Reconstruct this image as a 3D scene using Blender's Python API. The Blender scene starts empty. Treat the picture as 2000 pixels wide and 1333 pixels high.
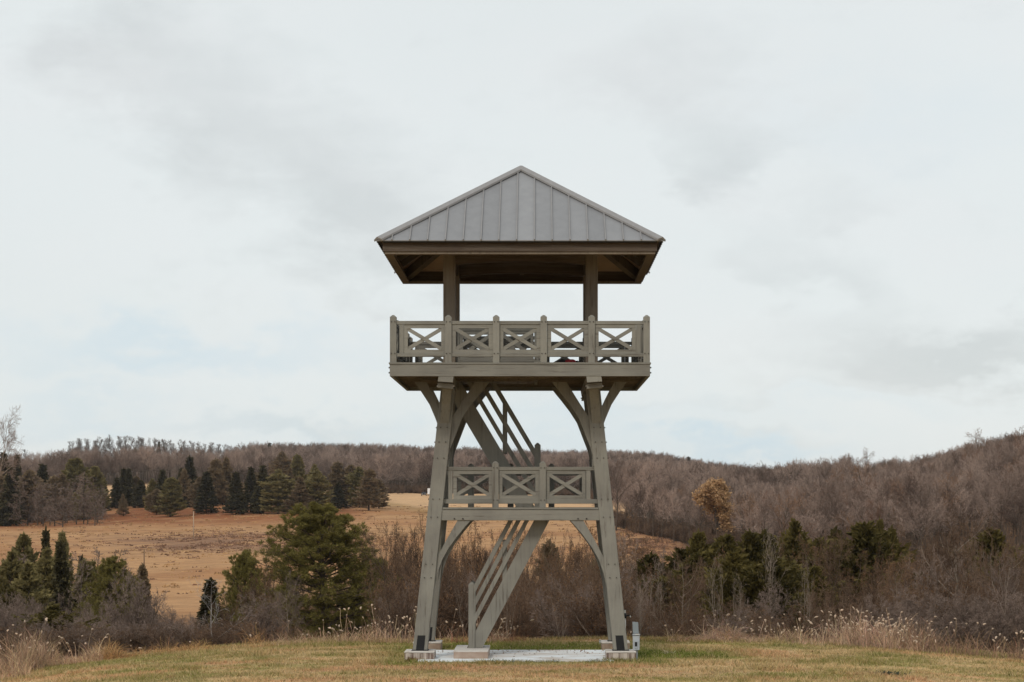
import bpy, math
import numpy as np
from mathutils import Vector

rad = math.radians
C = bpy.context.scene
COL = C.collection
F, PX, PY = 3870.0, 1050.0, 985.0      # focal length, vanishing point and horizon of the 2000 x 1333 photograph

# ------------------------------------------------------------------ camera, sky, sun, exposure
cd = bpy.data.cameras.new('camera')
cam = bpy.data.objects.new('camera', cd)
COL.objects.link(cam)
cam.location = (0, 0, 0)
cam.rotation_euler = (rad(90), 0, 0)
cd.sensor_width = 36
cd.lens = F / 2000 * 36
cd.shift_x = -(PX - 1000) / 2000
cd.shift_y = (PY - 666.5) / 2000
cd.clip_start = 0.5
cd.clip_end = 20000
C.camera = cam
C.render.resolution_x, C.render.resolution_y = 1024, 682
C.render.engine = 'CYCLES'

SUN_EL, SUN_AZ = 38.0, 205.0           # azimuth clockwise from +Y
world = bpy.data.worlds.new('World')
C.world = world
world.use_nodes = True


class NT:
    """small node-tree builder"""
    def __init__(s, tree):
        s.t = tree
        s.n, s.l = tree.nodes, tree.links

    def node(s, typ, **kw):
        nd = s.n.new(typ)
        for k, v in kw.items():
            setattr(nd, k, v)
        return nd

    def put(s, sock, v):
        if hasattr(v, 'is_linked') or isinstance(v, bpy.types.NodeSocket):
            s.l.new(v, sock)
        else:
            sock.default_value = v

    def math(s, op, a, b=0.0, c=0.0, clamp=False):
        nd = s.node('ShaderNodeMath', operation=op, use_clamp=clamp)
        for i, v in enumerate((a, b, c)):
            s.put(nd.inputs[i], v)
        return nd.outputs[0]

    def noise(s, vec, scale, detail=4.0, rough=0.55, dist=0.0):
        nd = s.node('ShaderNodeTexNoise')
        if vec is not None:
            s.put(nd.inputs['Vector'], vec)
        nd.inputs['Scale'].default_value = scale
        nd.inputs['Detail'].default_value = detail
        nd.inputs['Roughness'].default_value = rough
        nd.inputs['Distortion'].default_value = dist
        return nd.outputs['Fac']

    def ramp(s, f, stops):
        nd = s.node('ShaderNodeValToRGB')
        s.put(nd.inputs[0], f)
        e = nd.color_ramp.elements
        while len(e) < len(stops):
            e.new(0.5)
        for el, (p, c) in zip(e, stops):
            el.position = p
            el.color = (c[0], c[1], c[2], 1) if hasattr(c, '__len__') else (c, c, c, 1)
        return nd.outputs[0]

    def mix(s, f, a, b, typ='MIX'):
        nd = s.node('ShaderNodeMix', data_type='RGBA', blend_type=typ)
        s.put(nd.inputs[0], f)
        for i, v in ((6, a), (7, b)):
            if isinstance(v, (tuple, list)):
                v = (v[0], v[1], v[2], 1)
            s.put(nd.inputs[i], v)
        return nd.outputs[2]

    def scale(s, vec, xyz):
        nd = s.node('ShaderNodeMapping')
        s.put(nd.inputs['Vector'], vec)
        nd.inputs['Scale'].default_value = xyz
        return nd.outputs[0]


w = NT(world.node_tree)
w.n.clear()
out = w.node('ShaderNodeOutputWorld')
bg = w.node('ShaderNodeBackground')
bg.inputs['Strength'].default_value = 0.1
w.l.new(bg.outputs[0], out.inputs[0])
sky = w.node('ShaderNodeTexSky', sky_type='NISHITA')
sky.sun_disc = False
sky.sun_elevation = rad(SUN_EL)
sky.sun_rotation = rad(SUN_AZ)
tc = w.node('ShaderNodeTexCoord').outputs['Generated']
sep = w.node('ShaderNodeSeparateXYZ')
w.l.new(tc, sep.inputs[0])
n1 = w.noise(w.scale(tc, (1, 1, 2.2)), 9.0, 6, 0.55)
n2 = w.noise(w.scale(tc, (1.3, 1.3, 2.6)), 17.0, 6, 0.6)
az = w.math('MULTIPLY', w.math('ARCTAN2', sep.outputs[0], sep.outputs[1]), 57.2958)
el = w.math('MULTIPLY', w.math('ARCSINE', sep.outputs[2]), 57.2958)
azd = w.math('ADD', az, w.math('MULTIPLY', w.math('SUBTRACT', n1, 0.5), 9.0))
eld = w.math('ADD', el, w.math('MULTIPLY', w.math('SUBTRACT', n2, 0.5), 5.0))
rot = w.math('ADD', eld, w.math('MULTIPLY', azd, 0.42))


def blob(px, py, sx, sy, amp, tilt=0.0):
    """a soft cloud at the direction of a photograph pixel; sx, sy in degrees"""
    a, e = math.degrees(math.atan((px - PX) / F)), math.degrees(math.atan((PY - py) / F))
    da = w.math('SUBTRACT', azd, a)
    de = w.math('SUBTRACT', eld, e)
    if tilt:
        de = w.math('ADD', de, w.math('MULTIPLY', da, tilt))
    q = w.math('ADD', w.math('POWER', w.math('DIVIDE', da, sx), 2), w.math('POWER', w.math('DIVIDE', de, sy), 2))
    return w.math('MULTIPLY', w.math('EXPONENT', w.math('MULTIPLY', q, -1.0)), amp)


def total(lst):
    r = lst[0]
    for b in lst[1:]:
        r = w.math('ADD', r, b)
    return r


grey = total([
    blob(330, 180, 4.2, 2.3, 0.44, 0.45), blob(600, 330, 3.8, 2.4, 0.46, 0.5), blob(720, 430, 3.0, 1.6, 0.50), blob(1700, 760, 3.0, 0.35, 0.35), blob(1330, 770, 2.6, 0.3, 0.2),
    blob(1350, 150, 2.6, 1.5, 0.5), blob(1390, 310, 2.2, 0.9, 0.6), blob(1560, 540, 2.8, 1.0, 0.45, 0.3),
    blob(1850, 690, 3.6, 0.75, 1.0), blob(1480, 850, 2.2, 0.4, 0.45), blob(540, 845, 2.6, 0.5, 0.55),
    blob(240, 60, 2.5, 1.0, 0.4), blob(1660, 410, 2.0, 0.8, 0.35), blob(860, 560, 3.0, 0.8, 0.25),
])
blue = total([
    blob(350, 690, 6.0, 0.75, 0.75), blob(150, 810, 3.5, 0.6, 0.5), blob(1120, 800, 3.8, 1.0, 0.55), blob(560, 850, 3.0, 0.6, 0.4),
    blob(1430, 890, 3.0, 0.5, 0.95), blob(1000, 690, 2.5, 0.5, 0.25), blob(1700, 800, 3.0, 0.5, 0.25),
    blob(900, 880, 4.0, 0.5, 0.5), blob(1750, 250, 3.5, 1.2, 0.2),
])
big = w.noise(w.scale(tc, (1, 1, 1.8)), 3.2, 5, 0.55)
far_grey = w.math('MULTIPLY', w.math('SUBTRACT', big, 0.42, clamp=True), 1.2)
n3 = w.noise(w.scale(tc, (1.0, 1.0, 1.9)), 34.0, 8, 0.62, 0.5)
puff = w.math('ADD', w.math('ADD', w.math('MULTIPLY', grey, 1.15), w.math('MULTIPLY', w.math('SUBTRACT', n2, 0.5), 0.9)), w.math('MULTIPLY', w.math('SUBTRACT', n3, 0.5), 0.55))
puff = w.ramp(puff, [(0.10, 0.0), (1.0, 1.0)])
greyf = w.math('ADD', w.math('MULTIPLY', puff, 0.72), w.math('MULTIPLY', far_grey, 0.30), clamp=True)
cloud = w.mix(greyf, (8.15, 8.58, 8.58), (6.25, 6.60, 6.62))
warm = w.math('MULTIPLY', w.ramp(el, [(0.0, 1.0), (1.0, 1.0)]), w.math('MULTIPLY', w.math('SUBTRACT', n1, 0.42, clamp=True), 0.9), clamp=True)
cloud = w.mix(warm, cloud, (8.65, 8.6, 8.6))
cloud = w.mix(w.math('MULTIPLY', blue, 0.95, clamp=True), cloud, (6.5, 7.65, 8.3))
skyc = w.mix(0.93, sky.outputs[0], cloud)
w.l.new(skyc, bg.inputs[0])

sd = bpy.data.lights.new('sun', 'SUN')
sd.energy = 1.5
sd.angle = rad(12)
sd.color = (1.0, 0.93, 0.82)
sun = bpy.data.objects.new('sun', sd)
COL.objects.link(sun)
a, e = rad(SUN_AZ), rad(SUN_EL)
sdir = Vector((math.sin(a) * math.cos(e), math.cos(a) * math.cos(e), math.sin(e)))
sun.rotation_euler = sdir.to_track_quat('Z', 'Y').to_euler()
sun.location = (0, -20, 60)

C.view_settings.view_transform = 'Standard'
C.view_settings.look = 'None'
C.view_settings.exposure = 0.0
C.view_settings.gamma = 1.0
C.view_settings.use_curve_mapping = False


# ------------------------------------------------------------------ helpers
def link(o, parent=None):
    COL.objects.link(o)
    if parent is not None:
        o.parent = parent
    return o


def tag(o, label=None, cat=None, group=None, kind=None):
    if label:
        o['label'] = label
    if cat:
        o['category'] = cat
    if group:
        o['group'] = group
    if kind:
        o['kind'] = kind
    return o


def empty(name, loc):
    o = bpy.data.objects.new(name, None)
    o.empty_display_size = 0.3
    o.location = loc
    return link(o)


def np_mesh(name, V, T, mats, col=None, midx=None):
    me = bpy.data.meshes.new(name)
    V = np.asarray(V, dtype=np.float32)
    T = np.asarray(T, dtype=np.int32)
    me.vertices.add(len(V))
    me.vertices.foreach_set('co', V.ravel())
    me.loops.add(T.size)
    me.loops.foreach_set('vertex_index', T.ravel())
    me.polygons.add(len(T))
    me.polygons.foreach_set('loop_start', np.arange(0, T.size, T.shape[1], dtype=np.int32))
    if not isinstance(mats, (list, tuple)):
        mats = [mats]
    for m in mats:
        me.materials.append(m)
    if midx is not None:
        me.polygons.foreach_set('material_index', np.asarray(midx, dtype=np.int32))
    me.update(calc_edges=True)
    if col is not None:
        at = me.color_attributes.new('col', 'FLOAT_COLOR', 'POINT')
        c4 = np.ones((len(V), 4), dtype=np.float32)
        c4[:, :3] = col
        at.data.foreach_set('color', c4.ravel())
    return me


class MB:
    """collects prisms, boxes and bars; build() links them as one mesh object"""
    def __init__(s):
        s.v, s.f = [], []

    def poly(s, bottom, top):
        b = len(s.v)
        n = len(bottom)
        s.v += [tuple(p) for p in bottom] + [tuple(p) for p in top]
        s.f.append(tuple(range(b + n - 1, b - 1, -1)))
        s.f.append(tuple(range(b + n, b + 2 * n)))
        for i in range(n):
            j = (i + 1) % n
            s.f.append((b + i, b + j, b + n + j, b + n + i))
        return s

    def box(s, x0, x1, y0, y1, z0, z1):
        q = [(x0, y0), (x1, y0), (x1, y1), (x0, y1)]
        return s.poly([(x, y, z0) for x, y in q], [(x, y, z1) for x, y in q])

    def bar(s, p0, p1, wd, ht, up=(0, 0, 1)):
        p0, p1 = Vector(p0), Vector(p1)
        d = (p1 - p0).normalized()
        side = d.cross(Vector(up)).normalized()
        u = side.cross(d).normalized()
        q = [side * (sx * wd / 2) + u * (sz * ht / 2) for sx, sz in ((-1, -1), (1, -1), (1, 1), (-1, 1))]
        return s.poly([p0 + k for k in q], [p1 + k for k in q])

    def cyl(s, p0, p1, r, n=8, r1=None):
        p0, p1 = Vector(p0), Vector(p1)
        d = (p1 - p0).normalized()
        side = d.orthogonal().normalized()
        u = d.cross(side)
        r1 = r if r1 is None else r1
        cs = [(math.cos(2 * math.pi * i / n), math.sin(2 * math.pi * i / n)) for i in range(n)]
        return s.poly([p0 + side * c * r + u * k * r for c, k in cs], [p1 + side * c * r1 + u * k * r1 for c, k in cs])

    def build(s, name, m, parent=None, smooth=False, bevel=0.0):
        me = bpy.data.meshes.new(name)
        me.from_pydata(s.v, [], s.f)
        import bmesh
        bm = bmesh.new()
        bm.from_mesh(me)
        bmesh.ops.recalc_face_normals(bm, faces=bm.faces)
        if bevel:
            bmesh.ops.bevel(bm, geom=bm.edges[:], offset=bevel, segments=1, affect='EDGES', clamp_overlap=True)
        bm.to_mesh(me)
        bm.free()
        me.materials.append(m)
        if smooth:
            for p in me.polygons:
                p.use_smooth = True
        o = bpy.data.objects.new(name, me)
        return link(o, parent)


def vnoise(x, y, seed=0):
    """2-D value noise, 0..1"""
    x, y = np.asarray(x, dtype=np.float64), np.asarray(y, dtype=np.float64)
    xi, yi = np.floor(x), np.floor(y)
    fx, fy = x - xi, y - yi
    fx, fy = fx * fx * (3 - 2 * fx), fy * fy * (3 - 2 * fy)

    def h(i, j):
        q = np.sin(i * 127.1 + j * 311.7 + seed * 74.7) * 43758.5453
        return q - np.floor(q)
    return (h(xi, yi) * (1 - fx) + h(xi + 1, yi) * fx) * (1 - fy) + (h(xi, yi + 1) * (1 - fx) + h(xi + 1, yi + 1) * fx) * fy


def fbm(x, y, seed=0, oct=4):
    r, a, t = 0, 0.5, 0
    for i in range(oct):
        r = r + a * vnoise(x * 2 ** i, y * 2 ** i, seed + i)
        t += a
        a *= 0.55
    return r / t


def sst(a, b, x):
    t = np.clip((x - a) / (b - a), 0, 1)
    return t * t * (3 - 2 * t)


# ------------------------------------------------------------------ materials
def new_mat(name):
    m = bpy.data.materials.new(name)
    m.use_nodes = True
    t = NT(m.node_tree)
    b = m.node_tree.nodes['Principled BSDF']
    return m, t, b


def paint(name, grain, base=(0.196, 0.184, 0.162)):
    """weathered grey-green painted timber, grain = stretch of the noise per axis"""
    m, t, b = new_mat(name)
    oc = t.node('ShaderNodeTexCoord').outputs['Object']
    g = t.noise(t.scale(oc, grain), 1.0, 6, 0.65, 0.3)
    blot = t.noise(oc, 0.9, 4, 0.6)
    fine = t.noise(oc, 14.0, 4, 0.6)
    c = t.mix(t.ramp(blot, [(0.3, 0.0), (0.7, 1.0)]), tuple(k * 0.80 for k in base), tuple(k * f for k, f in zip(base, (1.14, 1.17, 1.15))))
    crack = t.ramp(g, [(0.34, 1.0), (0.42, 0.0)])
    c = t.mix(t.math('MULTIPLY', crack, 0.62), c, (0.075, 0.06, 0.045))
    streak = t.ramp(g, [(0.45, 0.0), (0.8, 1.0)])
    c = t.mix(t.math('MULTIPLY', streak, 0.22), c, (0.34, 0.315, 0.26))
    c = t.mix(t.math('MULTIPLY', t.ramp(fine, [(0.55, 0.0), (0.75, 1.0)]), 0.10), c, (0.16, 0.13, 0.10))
    rnd = t.node('ShaderNodeObjectInfo').outputs['Random']
    hs = t.node('ShaderNodeHueSaturation')
    t.l.new(c, hs.inputs['Color'])
    t.l.new(t.math('ADD', 0.90, t.math('MULTIPLY', rnd, 0.2)), hs.inputs['Value'])
    t.l.new(hs.outputs[0], b.inputs['Base Color'])
    b.inputs['Roughness'].default_value = 0.72
    b.inputs['Specular IOR Level'].default_value = 0.3
    bp = t.node('ShaderNodeBump')
    bp.inputs['Strength'].default_value = 0.35
    bp.inputs['Distance'].default_value = 0.02
    t.l.new(g, bp.inputs['Height'])
    t.l.new(bp.outputs[0], b.inputs['Normal'])
    return m


PV = paint('painted_timber_upright', (14, 14, 0.8))
PH = paint('painted_timber_level', (0.8, 14, 14))
PD = paint('painted_timber_deep', (14, 0.8, 14))
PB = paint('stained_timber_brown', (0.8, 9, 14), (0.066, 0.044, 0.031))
CEIL = paint('ceiling_boards', (0.5, 0.5, 9), (0.36, 0.25, 0.18))
PBV = paint('stained_timber_post', (14, 14, 0.8), (0.16, 0.125, 0.095))  # posts and trim; on joists and rafters the lighter tone stands for lit undersides


def simple(name, col, rough=0.7, metal=0.0, var=0.12, scale=6.0, spec=0.3):
    m, t, b = new_mat(name)
    oc = t.node('ShaderNodeTexCoord').outputs['Object']
    n = t.noise(oc, scale, 5, 0.6)
    c = t.mix(n, tuple(k * (1 - var * 1.6) for k in col), tuple(k * (1 + var * 1.6) for k in col))
    t.l.new(c, b.inputs['Base Color'])
    b.inputs['Roughness'].default_value = rough
    b.inputs['Metallic'].default_value = metal
    b.inputs['Specular IOR Level'].default_value = spec
    return m


def roof_mat():
    m, t, b = new_mat('standing_seam_metal')
    oc = t.node('ShaderNodeTexCoord').outputs['Object']
    n = t.noise(t.scale(oc, (3, 3, 0.8)), 1.2, 5, 0.6)
    rnd = t.node('ShaderNodeObjectInfo').outputs['Random']
    v = t.math('ADD', t.math('MULTIPLY', n, 0.6), t.math('MULTIPLY', rnd, 0.4))
    c = t.ramp(v, [(0.2, (0.215, 0.215, 0.224)), (0.8, (0.298, 0.297, 0.306))])
    t.l.new(c, b.inputs['Base Color'])
    b.inputs['Roughness'].default_value = 0.5
    b.inputs['Metallic'].default_value = 0.35
    return m


ROOF = roof_mat()
SEAM = simple('seam_metal', (0.27, 0.258, 0.255), 0.45, 0.3)
STEEL = simple('black_steel', (0.012, 0.012, 0.013), 0.55, 0.2)
BOLT = simple('bolt_steel', (0.05, 0.042, 0.035), 0.6, 0.4)
GALV = simple('grey_enamel', (0.36, 0.39, 0.42), 0.5, 0.1, 0.08)
GALVD = simple('dark_grey_enamel', (0.19, 0.215, 0.23), 0.5, 0.1, 0.08)
WHITE = simple('white_pipe', (0.62, 0.60, 0.56), 0.6)
RED = simple('red_cloth', (0.20, 0.018, 0.022), 0.85, 0, 0.3, 12)
BLACKC = simple('black_cloth', (0.015, 0.014, 0.016), 0.85, 0, 0.3, 12)
POLEM = simple('pale_wooden_pole', (0.40, 0.30, 0.22), 0.8)
TRAIL = simple('white_trailer_paint', (0.72, 0.73, 0.74), 0.5, 0, 0.04)
DARKV = simple('dark_vehicle', (0.02, 0.02, 0.022), 0.4)


def concrete_mat(name, pale, stain, lo, hi, vertical):
    m, t, b = new_mat(name)
    oc = t.node('ShaderNodeTexCoord').outputs['Object']
    n = t.noise(t.scale(oc, vertical), 1.0, 5, 0.6, 0.4)
    f = t.noise(oc, 25.0, 4, 0.6)
    c = t.mix(t.ramp(n, [(lo, 0.0), (hi, 1.0)]), pale, stain)
    c = t.mix(t.math('MULTIPLY', f, 0.35), c, tuple(k * 0.72 for k in pale))
    t.l.new(c, b.inputs['Base Color'])
    b.inputs['Roughness'].default_value = 0.85
    return m


FOOT = concrete_mat('rust_stained_concrete', (0.50, 0.43, 0.37), (0.085, 0.038, 0.024), 0.42, 0.58, (8, 8, 0.5))
FOOTB = concrete_mat('brown_stained_concrete', (0.33, 0.25, 0.19), (0.15, 0.085, 0.055), 0.35, 0.7, (3, 3, 1.5))
FOOTT = concrete_mat('pale_concrete_cap', (0.56, 0.52, 0.48), (0.40, 0.33, 0.28), 0.5, 0.75, (4, 4, 4))
FOOTS = concrete_mat('pinkish_concrete', (0.40, 0.31, 0.25), (0.26, 0.17, 0.125), 0.4, 0.7, (2, 2, 4))
SLAB = concrete_mat('pale_slab_concrete', (0.74, 0.77, 0.79), (0.44, 0.34, 0.26), 0.44, 0.64, (0.5, 0.8, 1))


def foliage(name, dark, light, transl=0.25, scale=0.6, per=0.25, lo=0.25, hi=0.85):
    m, t, b = new_mat(name)
    geo = t.node('ShaderNodeNewGeometry')
    n = t.noise(geo.outputs['Position'], scale, 3, 0.6)
    rnd = t.node('ShaderNodeObjectInfo').outputs['Random']
    isl = geo.outputs['Random Per Island']
    v = t.math('ADD', t.math('ADD', t.math('MULTIPLY', n, 0.5), t.math('MULTIPLY', isl, 0.60 - per)), t.math('MULTIPLY', rnd, per))
    c = t.ramp(v, [(lo, dark), (hi, light)])
    t.l.new(c, b.inputs['Base Color'])
    b.inputs['Roughness'].default_value = 0.75
    b.inputs['Specular IOR Level'].default_value = 0.15
    if transl:
        tr = t.node('ShaderNodeBsdfTranslucent')
        t.l.new(c, tr.inputs[0])
        mx = t.node('ShaderNodeMixShader')
        mx.inputs[0].default_value = transl
        t.l.new(b.outputs[0], mx.inputs[1])
        t.l.new(tr.outputs[0], mx.inputs[2])
        t.l.new(mx.outputs[0], t.n['Material Output'].inputs[0])
    return m


PINE = foliage('pine_needles', (0.060, 0.056, 0.016), (0.290, 0.240, 0.072), 0.35, 1.3)
CEDAR = foliage('cedar_foliage', (0.034, 0.029, 0.009), (0.155, 0.120, 0.036), 0.3, 1.1)
SPRUCE = foliage('dark_spruce_needles', (0.026, 0.022, 0.010), (0.088, 0.072, 0.031), 0.15, 0.5)
OLIVE = foliage('olive_conifer_needles', (0.140, 0.118, 0.048), (0.310, 0.250, 0.105), 0.4, 0.4)
BROWNC = foliage('brown_larch_needles', (0.155, 0.110, 0.063), (0.320, 0.228, 0.132), 0.4, 0.4)
OAK = foliage('russet_oak_leaves', (0.30, 0.17, 0.08), (0.56, 0.36, 0.19), 0.35, 0.6)
TWIG = foliage('brown_twigs', (0.030, 0.018, 0.012), (0.225, 0.140, 0.090), 0.0, 0.5)
TWIGG = foliage('grey_twigs', (0.105, 0.075, 0.060), (0.310, 0.228, 0.185), 0.0, 0.4)
TWIGF = foliage('far_forest_twigs', (0.095, 0.062, 0.048), (0.360, 0.262, 0.212), 0.0, 0.02, 0.5, 0.32, 0.74)
TWIGR = foliage('ridge_row_twigs', (0.085, 0.062, 0.052), (0.19, 0.145, 0.122), 0.0, 0.012)
TWIGRD = foliage('reddish_twigs', (0.13, 0.072, 0.050), (0.30, 0.18, 0.125), 0.0, 0.1)
TWIGO = foliage('rusty_twigs', (0.17, 0.095, 0.060), (0.29, 0.175, 0.11), 0.0, 0.2)
BARK = foliage('dark_bark', (0.05, 0.036, 0.027), (0.11, 0.082, 0.062), 0.0, 1.5)
BARKM = foliage('brown_grey_bark', (0.13, 0.095, 0.07), (0.25, 0.185, 0.14), 0.0, 1.5)
LEAFD = foliage('withered_leaves', (0.14, 0.070, 0.035), (0.33, 0.18, 0.085), 0.3, 1.0)
BARKP = foliage('pale_bark', (0.17, 0.13, 0.098), (0.33, 0.262, 0.205), 0.0, 2.0)
BARKW = foliage('bleached_wood', (0.30, 0.27, 0.25), (0.52, 0.48, 0.45), 0.0, 2.0)


def col_mat(name, transl=0.0, rough=0.9):
    m, t, b = new_mat(name)
    at = t.node('ShaderNodeAttribute', attribute_name='col')
    t.l.new(at.outputs['Color'], b.inputs['Base Color'])
    b.inputs['Roughness'].default_value = rough
    b.inputs['Specular IOR Level'].default_value = 0.1
    if transl:
        tr = t.node('ShaderNodeBsdfTranslucent')
        t.l.new(at.outputs['Color'], tr.inputs[0])
        mx = t.node('ShaderNodeMixShader')
        mx.inputs[0].default_value = transl
        t.l.new(b.outputs[0], mx.inputs[1])
        t.l.new(tr.outputs[0], mx.inputs[2])
        t.l.new(mx.outputs[0], t.n['Material Output'].inputs[0])
    return m


GRASS = col_mat('grass_blades', 0.3)


def ground_mat():
    m, t, b = new_mat('meadow_ground')
    at = t.node('ShaderNodeAttribute', attribute_name='col').outputs['Color']
    pos = t.node('ShaderNodeNewGeometry').outputs['Position']
    n1 = t.noise(t.scale(pos, (0.10, 0.16, 0.3)), 1.0, 9, 0.72, 0.6)
    n2 = t.noise(t.scale(pos, (0.5, 0.9, 1.0)), 1.0, 5, 0.7)
    n3 = t.noise(pos, 9.0, 3, 0.6)
    v = t.math('ADD', t.math('ADD', t.math('MULTIPLY', n1, 0.5), t.math('MULTIPLY', n2, 0.3)), t.math('MULTIPLY', n3, 0.2))
    k = t.ramp(v, [(0.36, (0.50, 0.46, 0.46)), (0.5, (1.0, 0.98, 0.98)), (0.64, (1.35, 1.32, 1.25))])
    c = t.mix(1.0, at, k, 'MULTIPLY')
    t.l.new(c, b.inputs['Base Color'])
    b.inputs['Roughness'].default_value = 0.95
    b.inputs['Specular IOR Level'].default_value = 0.05
    return m


GROUND = ground_mat()

# ------------------------------------------------------------------ terrain
XC, YC, ZG = -0.446, 53.28, -4.0        # tower centre and slab level, the eye is at the origin
PROF = {   # photo column -> ground height as seen: distance, picture row
    -500: [(320, 1175), (450, 1095), (600, 1045), (700, 1022), (850, 990), (1000, 965), (1200, 950), (1500, 925), (1700, 918), (2500, 960), (6000, 975)],
    60:   [(320, 1175), (450, 1092), (600, 1040), (700, 1018), (850, 985), (1000, 962), (1200, 948), (1500, 928), (1700, 922), (2500, 960), (6000, 975)],
    170:  [(320, 1175), (450, 1095), (600, 1037), (700, 1012), (850, 978), (1000, 952), (1200, 935), (1500, 902), (1650, 893), (2500, 960), (6000, 975)],
    320:  [(320, 1175), (450, 1098), (600, 1034), (700, 1008), (850, 974), (1000, 948), (1200, 932), (1500, 902), (1650, 893), (2500, 960), (6000, 975)],
    480:  [(320, 1172), (450, 1092), (600, 1031), (700, 1004), (850, 975), (1000, 952), (1200, 938), (1500, 910), (1650, 900), (2500, 960), (6000, 975)],
    560:  [(320, 1170), (450, 1088), (600, 1029), (700, 1002), (850, 978), (1000, 960), (1200, 944), (1500, 916), (1650, 908), (2500, 960), (6000, 975)],
    740:  [(320, 1165), (450, 1085), (600, 1027), (700, 1000), (850, 975), (940, 966), (1200, 946), (1500, 917), (1650, 910), (2500, 960), (6000, 975)],
    860:  [(320, 1160), (450, 1082), (600, 1028), (700, 1000), (850, 975), (940, 966), (1200, 948), (1500, 922), (1650, 914), (2500, 960), (6000, 975)],
    1050: [(320, 1150), (450, 1078), (600, 1026), (700, 1001), (850, 977), (940, 967), (1200, 952), (1500, 930), (1700, 920), (2500, 960), (6000, 975)],
    1250: [(320, 1135), (450, 1066), (530, 1046), (600, 1030), (750, 1003), (1000, 972), (1300, 945), (1700, 922), (2500, 960), (6000, 975)],
    1400: [(320, 1128), (400, 1085), (450, 1068), (520, 1052), (600, 1036), (750, 1008), (1000, 984), (1500, 955), (1800, 938), (2600, 958), (6000, 975)],
    1500: [(320, 1115), (400, 1080), (520, 1048), (650, 1020), (800, 1000), (1000, 987), (1400, 967), (1900, 952), (2300, 916), (3000, 940), (6000, 975)],
    1580: [(250, 1150), (320, 1108), (400, 1075), (520, 1040), (650, 1014), (800, 993), (1000, 980), (1200, 973), (1600, 960), (2300, 935), (3000, 945), (6000, 975)],
    1750: [(250, 1130), (320, 1092), (400, 1060), (520, 1026), (650, 988), (800, 961), (920, 950), (1200, 960), (2500, 965), (6000, 975)],
    2000: [(250, 1110), (320, 1070), (400, 1030), (520, 982), (650, 937), (750, 915), (850, 904), (1100, 910), (2500, 940), (6000, 975)],
    2600: [(250, 1090), (320, 1040), (400, 985), (520, 920), (650, 870), (850, 840), (1100, 850), (2500, 920), (6000, 975)],
}
CU = np.array(sorted(PROF))
LY = np.linspace(math.log(60), math.log(6000), 160)
CZ = []
for u in CU:
    pts = [(60, -4.2), (68, -5.2), (80, -6.9), (110, -9.8), (150, -12.6), (200, -14.8)] + [(y, (PY - p) * y / F) for y, p in PROF[u]]
    z = np.interp(LY, [math.log(p[0]) for p in pts], [p[1] for p in pts])
    k = np.array([1, 4, 6, 4, 1]) / 16.0
    zp = np.pad(z, 2, mode='edge')
    CZ.append(np.convolve(zp, k, mode='valid'))
CZ = np.array(CZ)


def lawn_z(X, Y):
    z = np.interp(Y, [-400, -30, 0, 20, 36, 44, 55, 60, 66], [-3.0, -1.75, -1.72, -2.9, -3.86, -4.03, -4.05, -4.1, -4.4])
    z = z - 0.75 * (np.clip(-4 - X, 0, 22) / 11.0) ** 2 - 0.42 * (np.clip(X - 5, 0, 22) / 9.0) ** 2
    z = z + 0.07 * np.exp(-((X - 4.5) / 4) ** 2 - ((Y - 58) / 2.5) ** 2)
    return z + 0.03 * (fbm(X * 0.4, Y * 0.4, 5, 3) - 0.5)


def terr(X, Y):
    X, Y = np.atleast_1d(np.asarray(X, float)), np.atleast_1d(np.asarray(Y, float))
    Yc = np.clip(Y, 60, 6000)
    u = np.clip(PX + F * X / Yc, CU[0], CU[-1])
    ly = (np.log(Yc) - LY[0]) / (LY[1] - LY[0])
    j = np.clip(ly.astype(int), 0, len(LY) - 2)
    fj = ly - j
    i = np.clip(np.searchsorted(CU, u) - 1, 0, len(CU) - 2)
    fi = (u - CU[i]) / (CU[i + 1] - CU[i])
    fi = fi * fi * (3 - 2 * fi)
    far = (CZ[i, j] * (1 - fj) + CZ[i, j + 1] * fj) * (1 - fi) + (CZ[i + 1, j] * (1 - fj) + CZ[i + 1, j + 1] * fj) * fi
    far = far + np.clip((Yc - 200) / 600, 0, 1) * 1.0 * (fbm(X / 60, Y / 60, 11, 3) - 0.5)
    near = lawn_z(X, Y)
    k = sst(59, 70, Y)
    return near * (1 - k) + np.minimum(far, near + 40) * k


def gz(X, Y):
    return float(terr(X, Y)[0])


def wx(px, Y):
    return (px - PX) * Y / F


def greenness(X, Y):
    """how green (1) or straw (0) the mown grass is"""
    g = 0.62 * fbm(X * 0.32, Y * 0.75, 3, 4) + 0.38 * fbm(X * 1.6, Y * 2.2, 8, 3)
    g = sst(0.40, 0.66, g) * 0.75
    dx = np.maximum(np.abs(X - XC) - 3.2, 0)
    dy = np.maximum(np.abs(Y - YC + 0.3) - 2.6, 0)
    g = g + 0.65 * np.exp(-(dx / 0.7) ** 2 - (dy / 0.7) ** 2)
    g = g + 0.8 * np.exp(-((X - 4.0) / 1.5) ** 2 - ((Y - 53.2) / 1.6) ** 2)
    g = g + 0.3 * np.exp(-((Y - 56) / 1.5) ** 2 - ((X + 1) / 4) ** 2)
    return np.clip(g, 0, 1)


STRAW, REDST, GREEN = np.array([0.51, 0.365, 0.195]), np.array([0.50, 0.30, 0.165]), np.array([0.205, 0.200, 0.056])
GREENB = np.array([0.165, 0.195, 0.036])


def lawn_col(X, Y):
    g = greenness(X, Y)[:, None]
    r = sst(0.45, 0.65, fbm(X * 0.5 + 9, Y * 1.1, 21, 3))[:, None]
    return (STRAW * (1 - r) + REDST * r) * (1 - g) + (GREEN * (1 - g * 0.5) + GREENB * g * 0.5) * g


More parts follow.
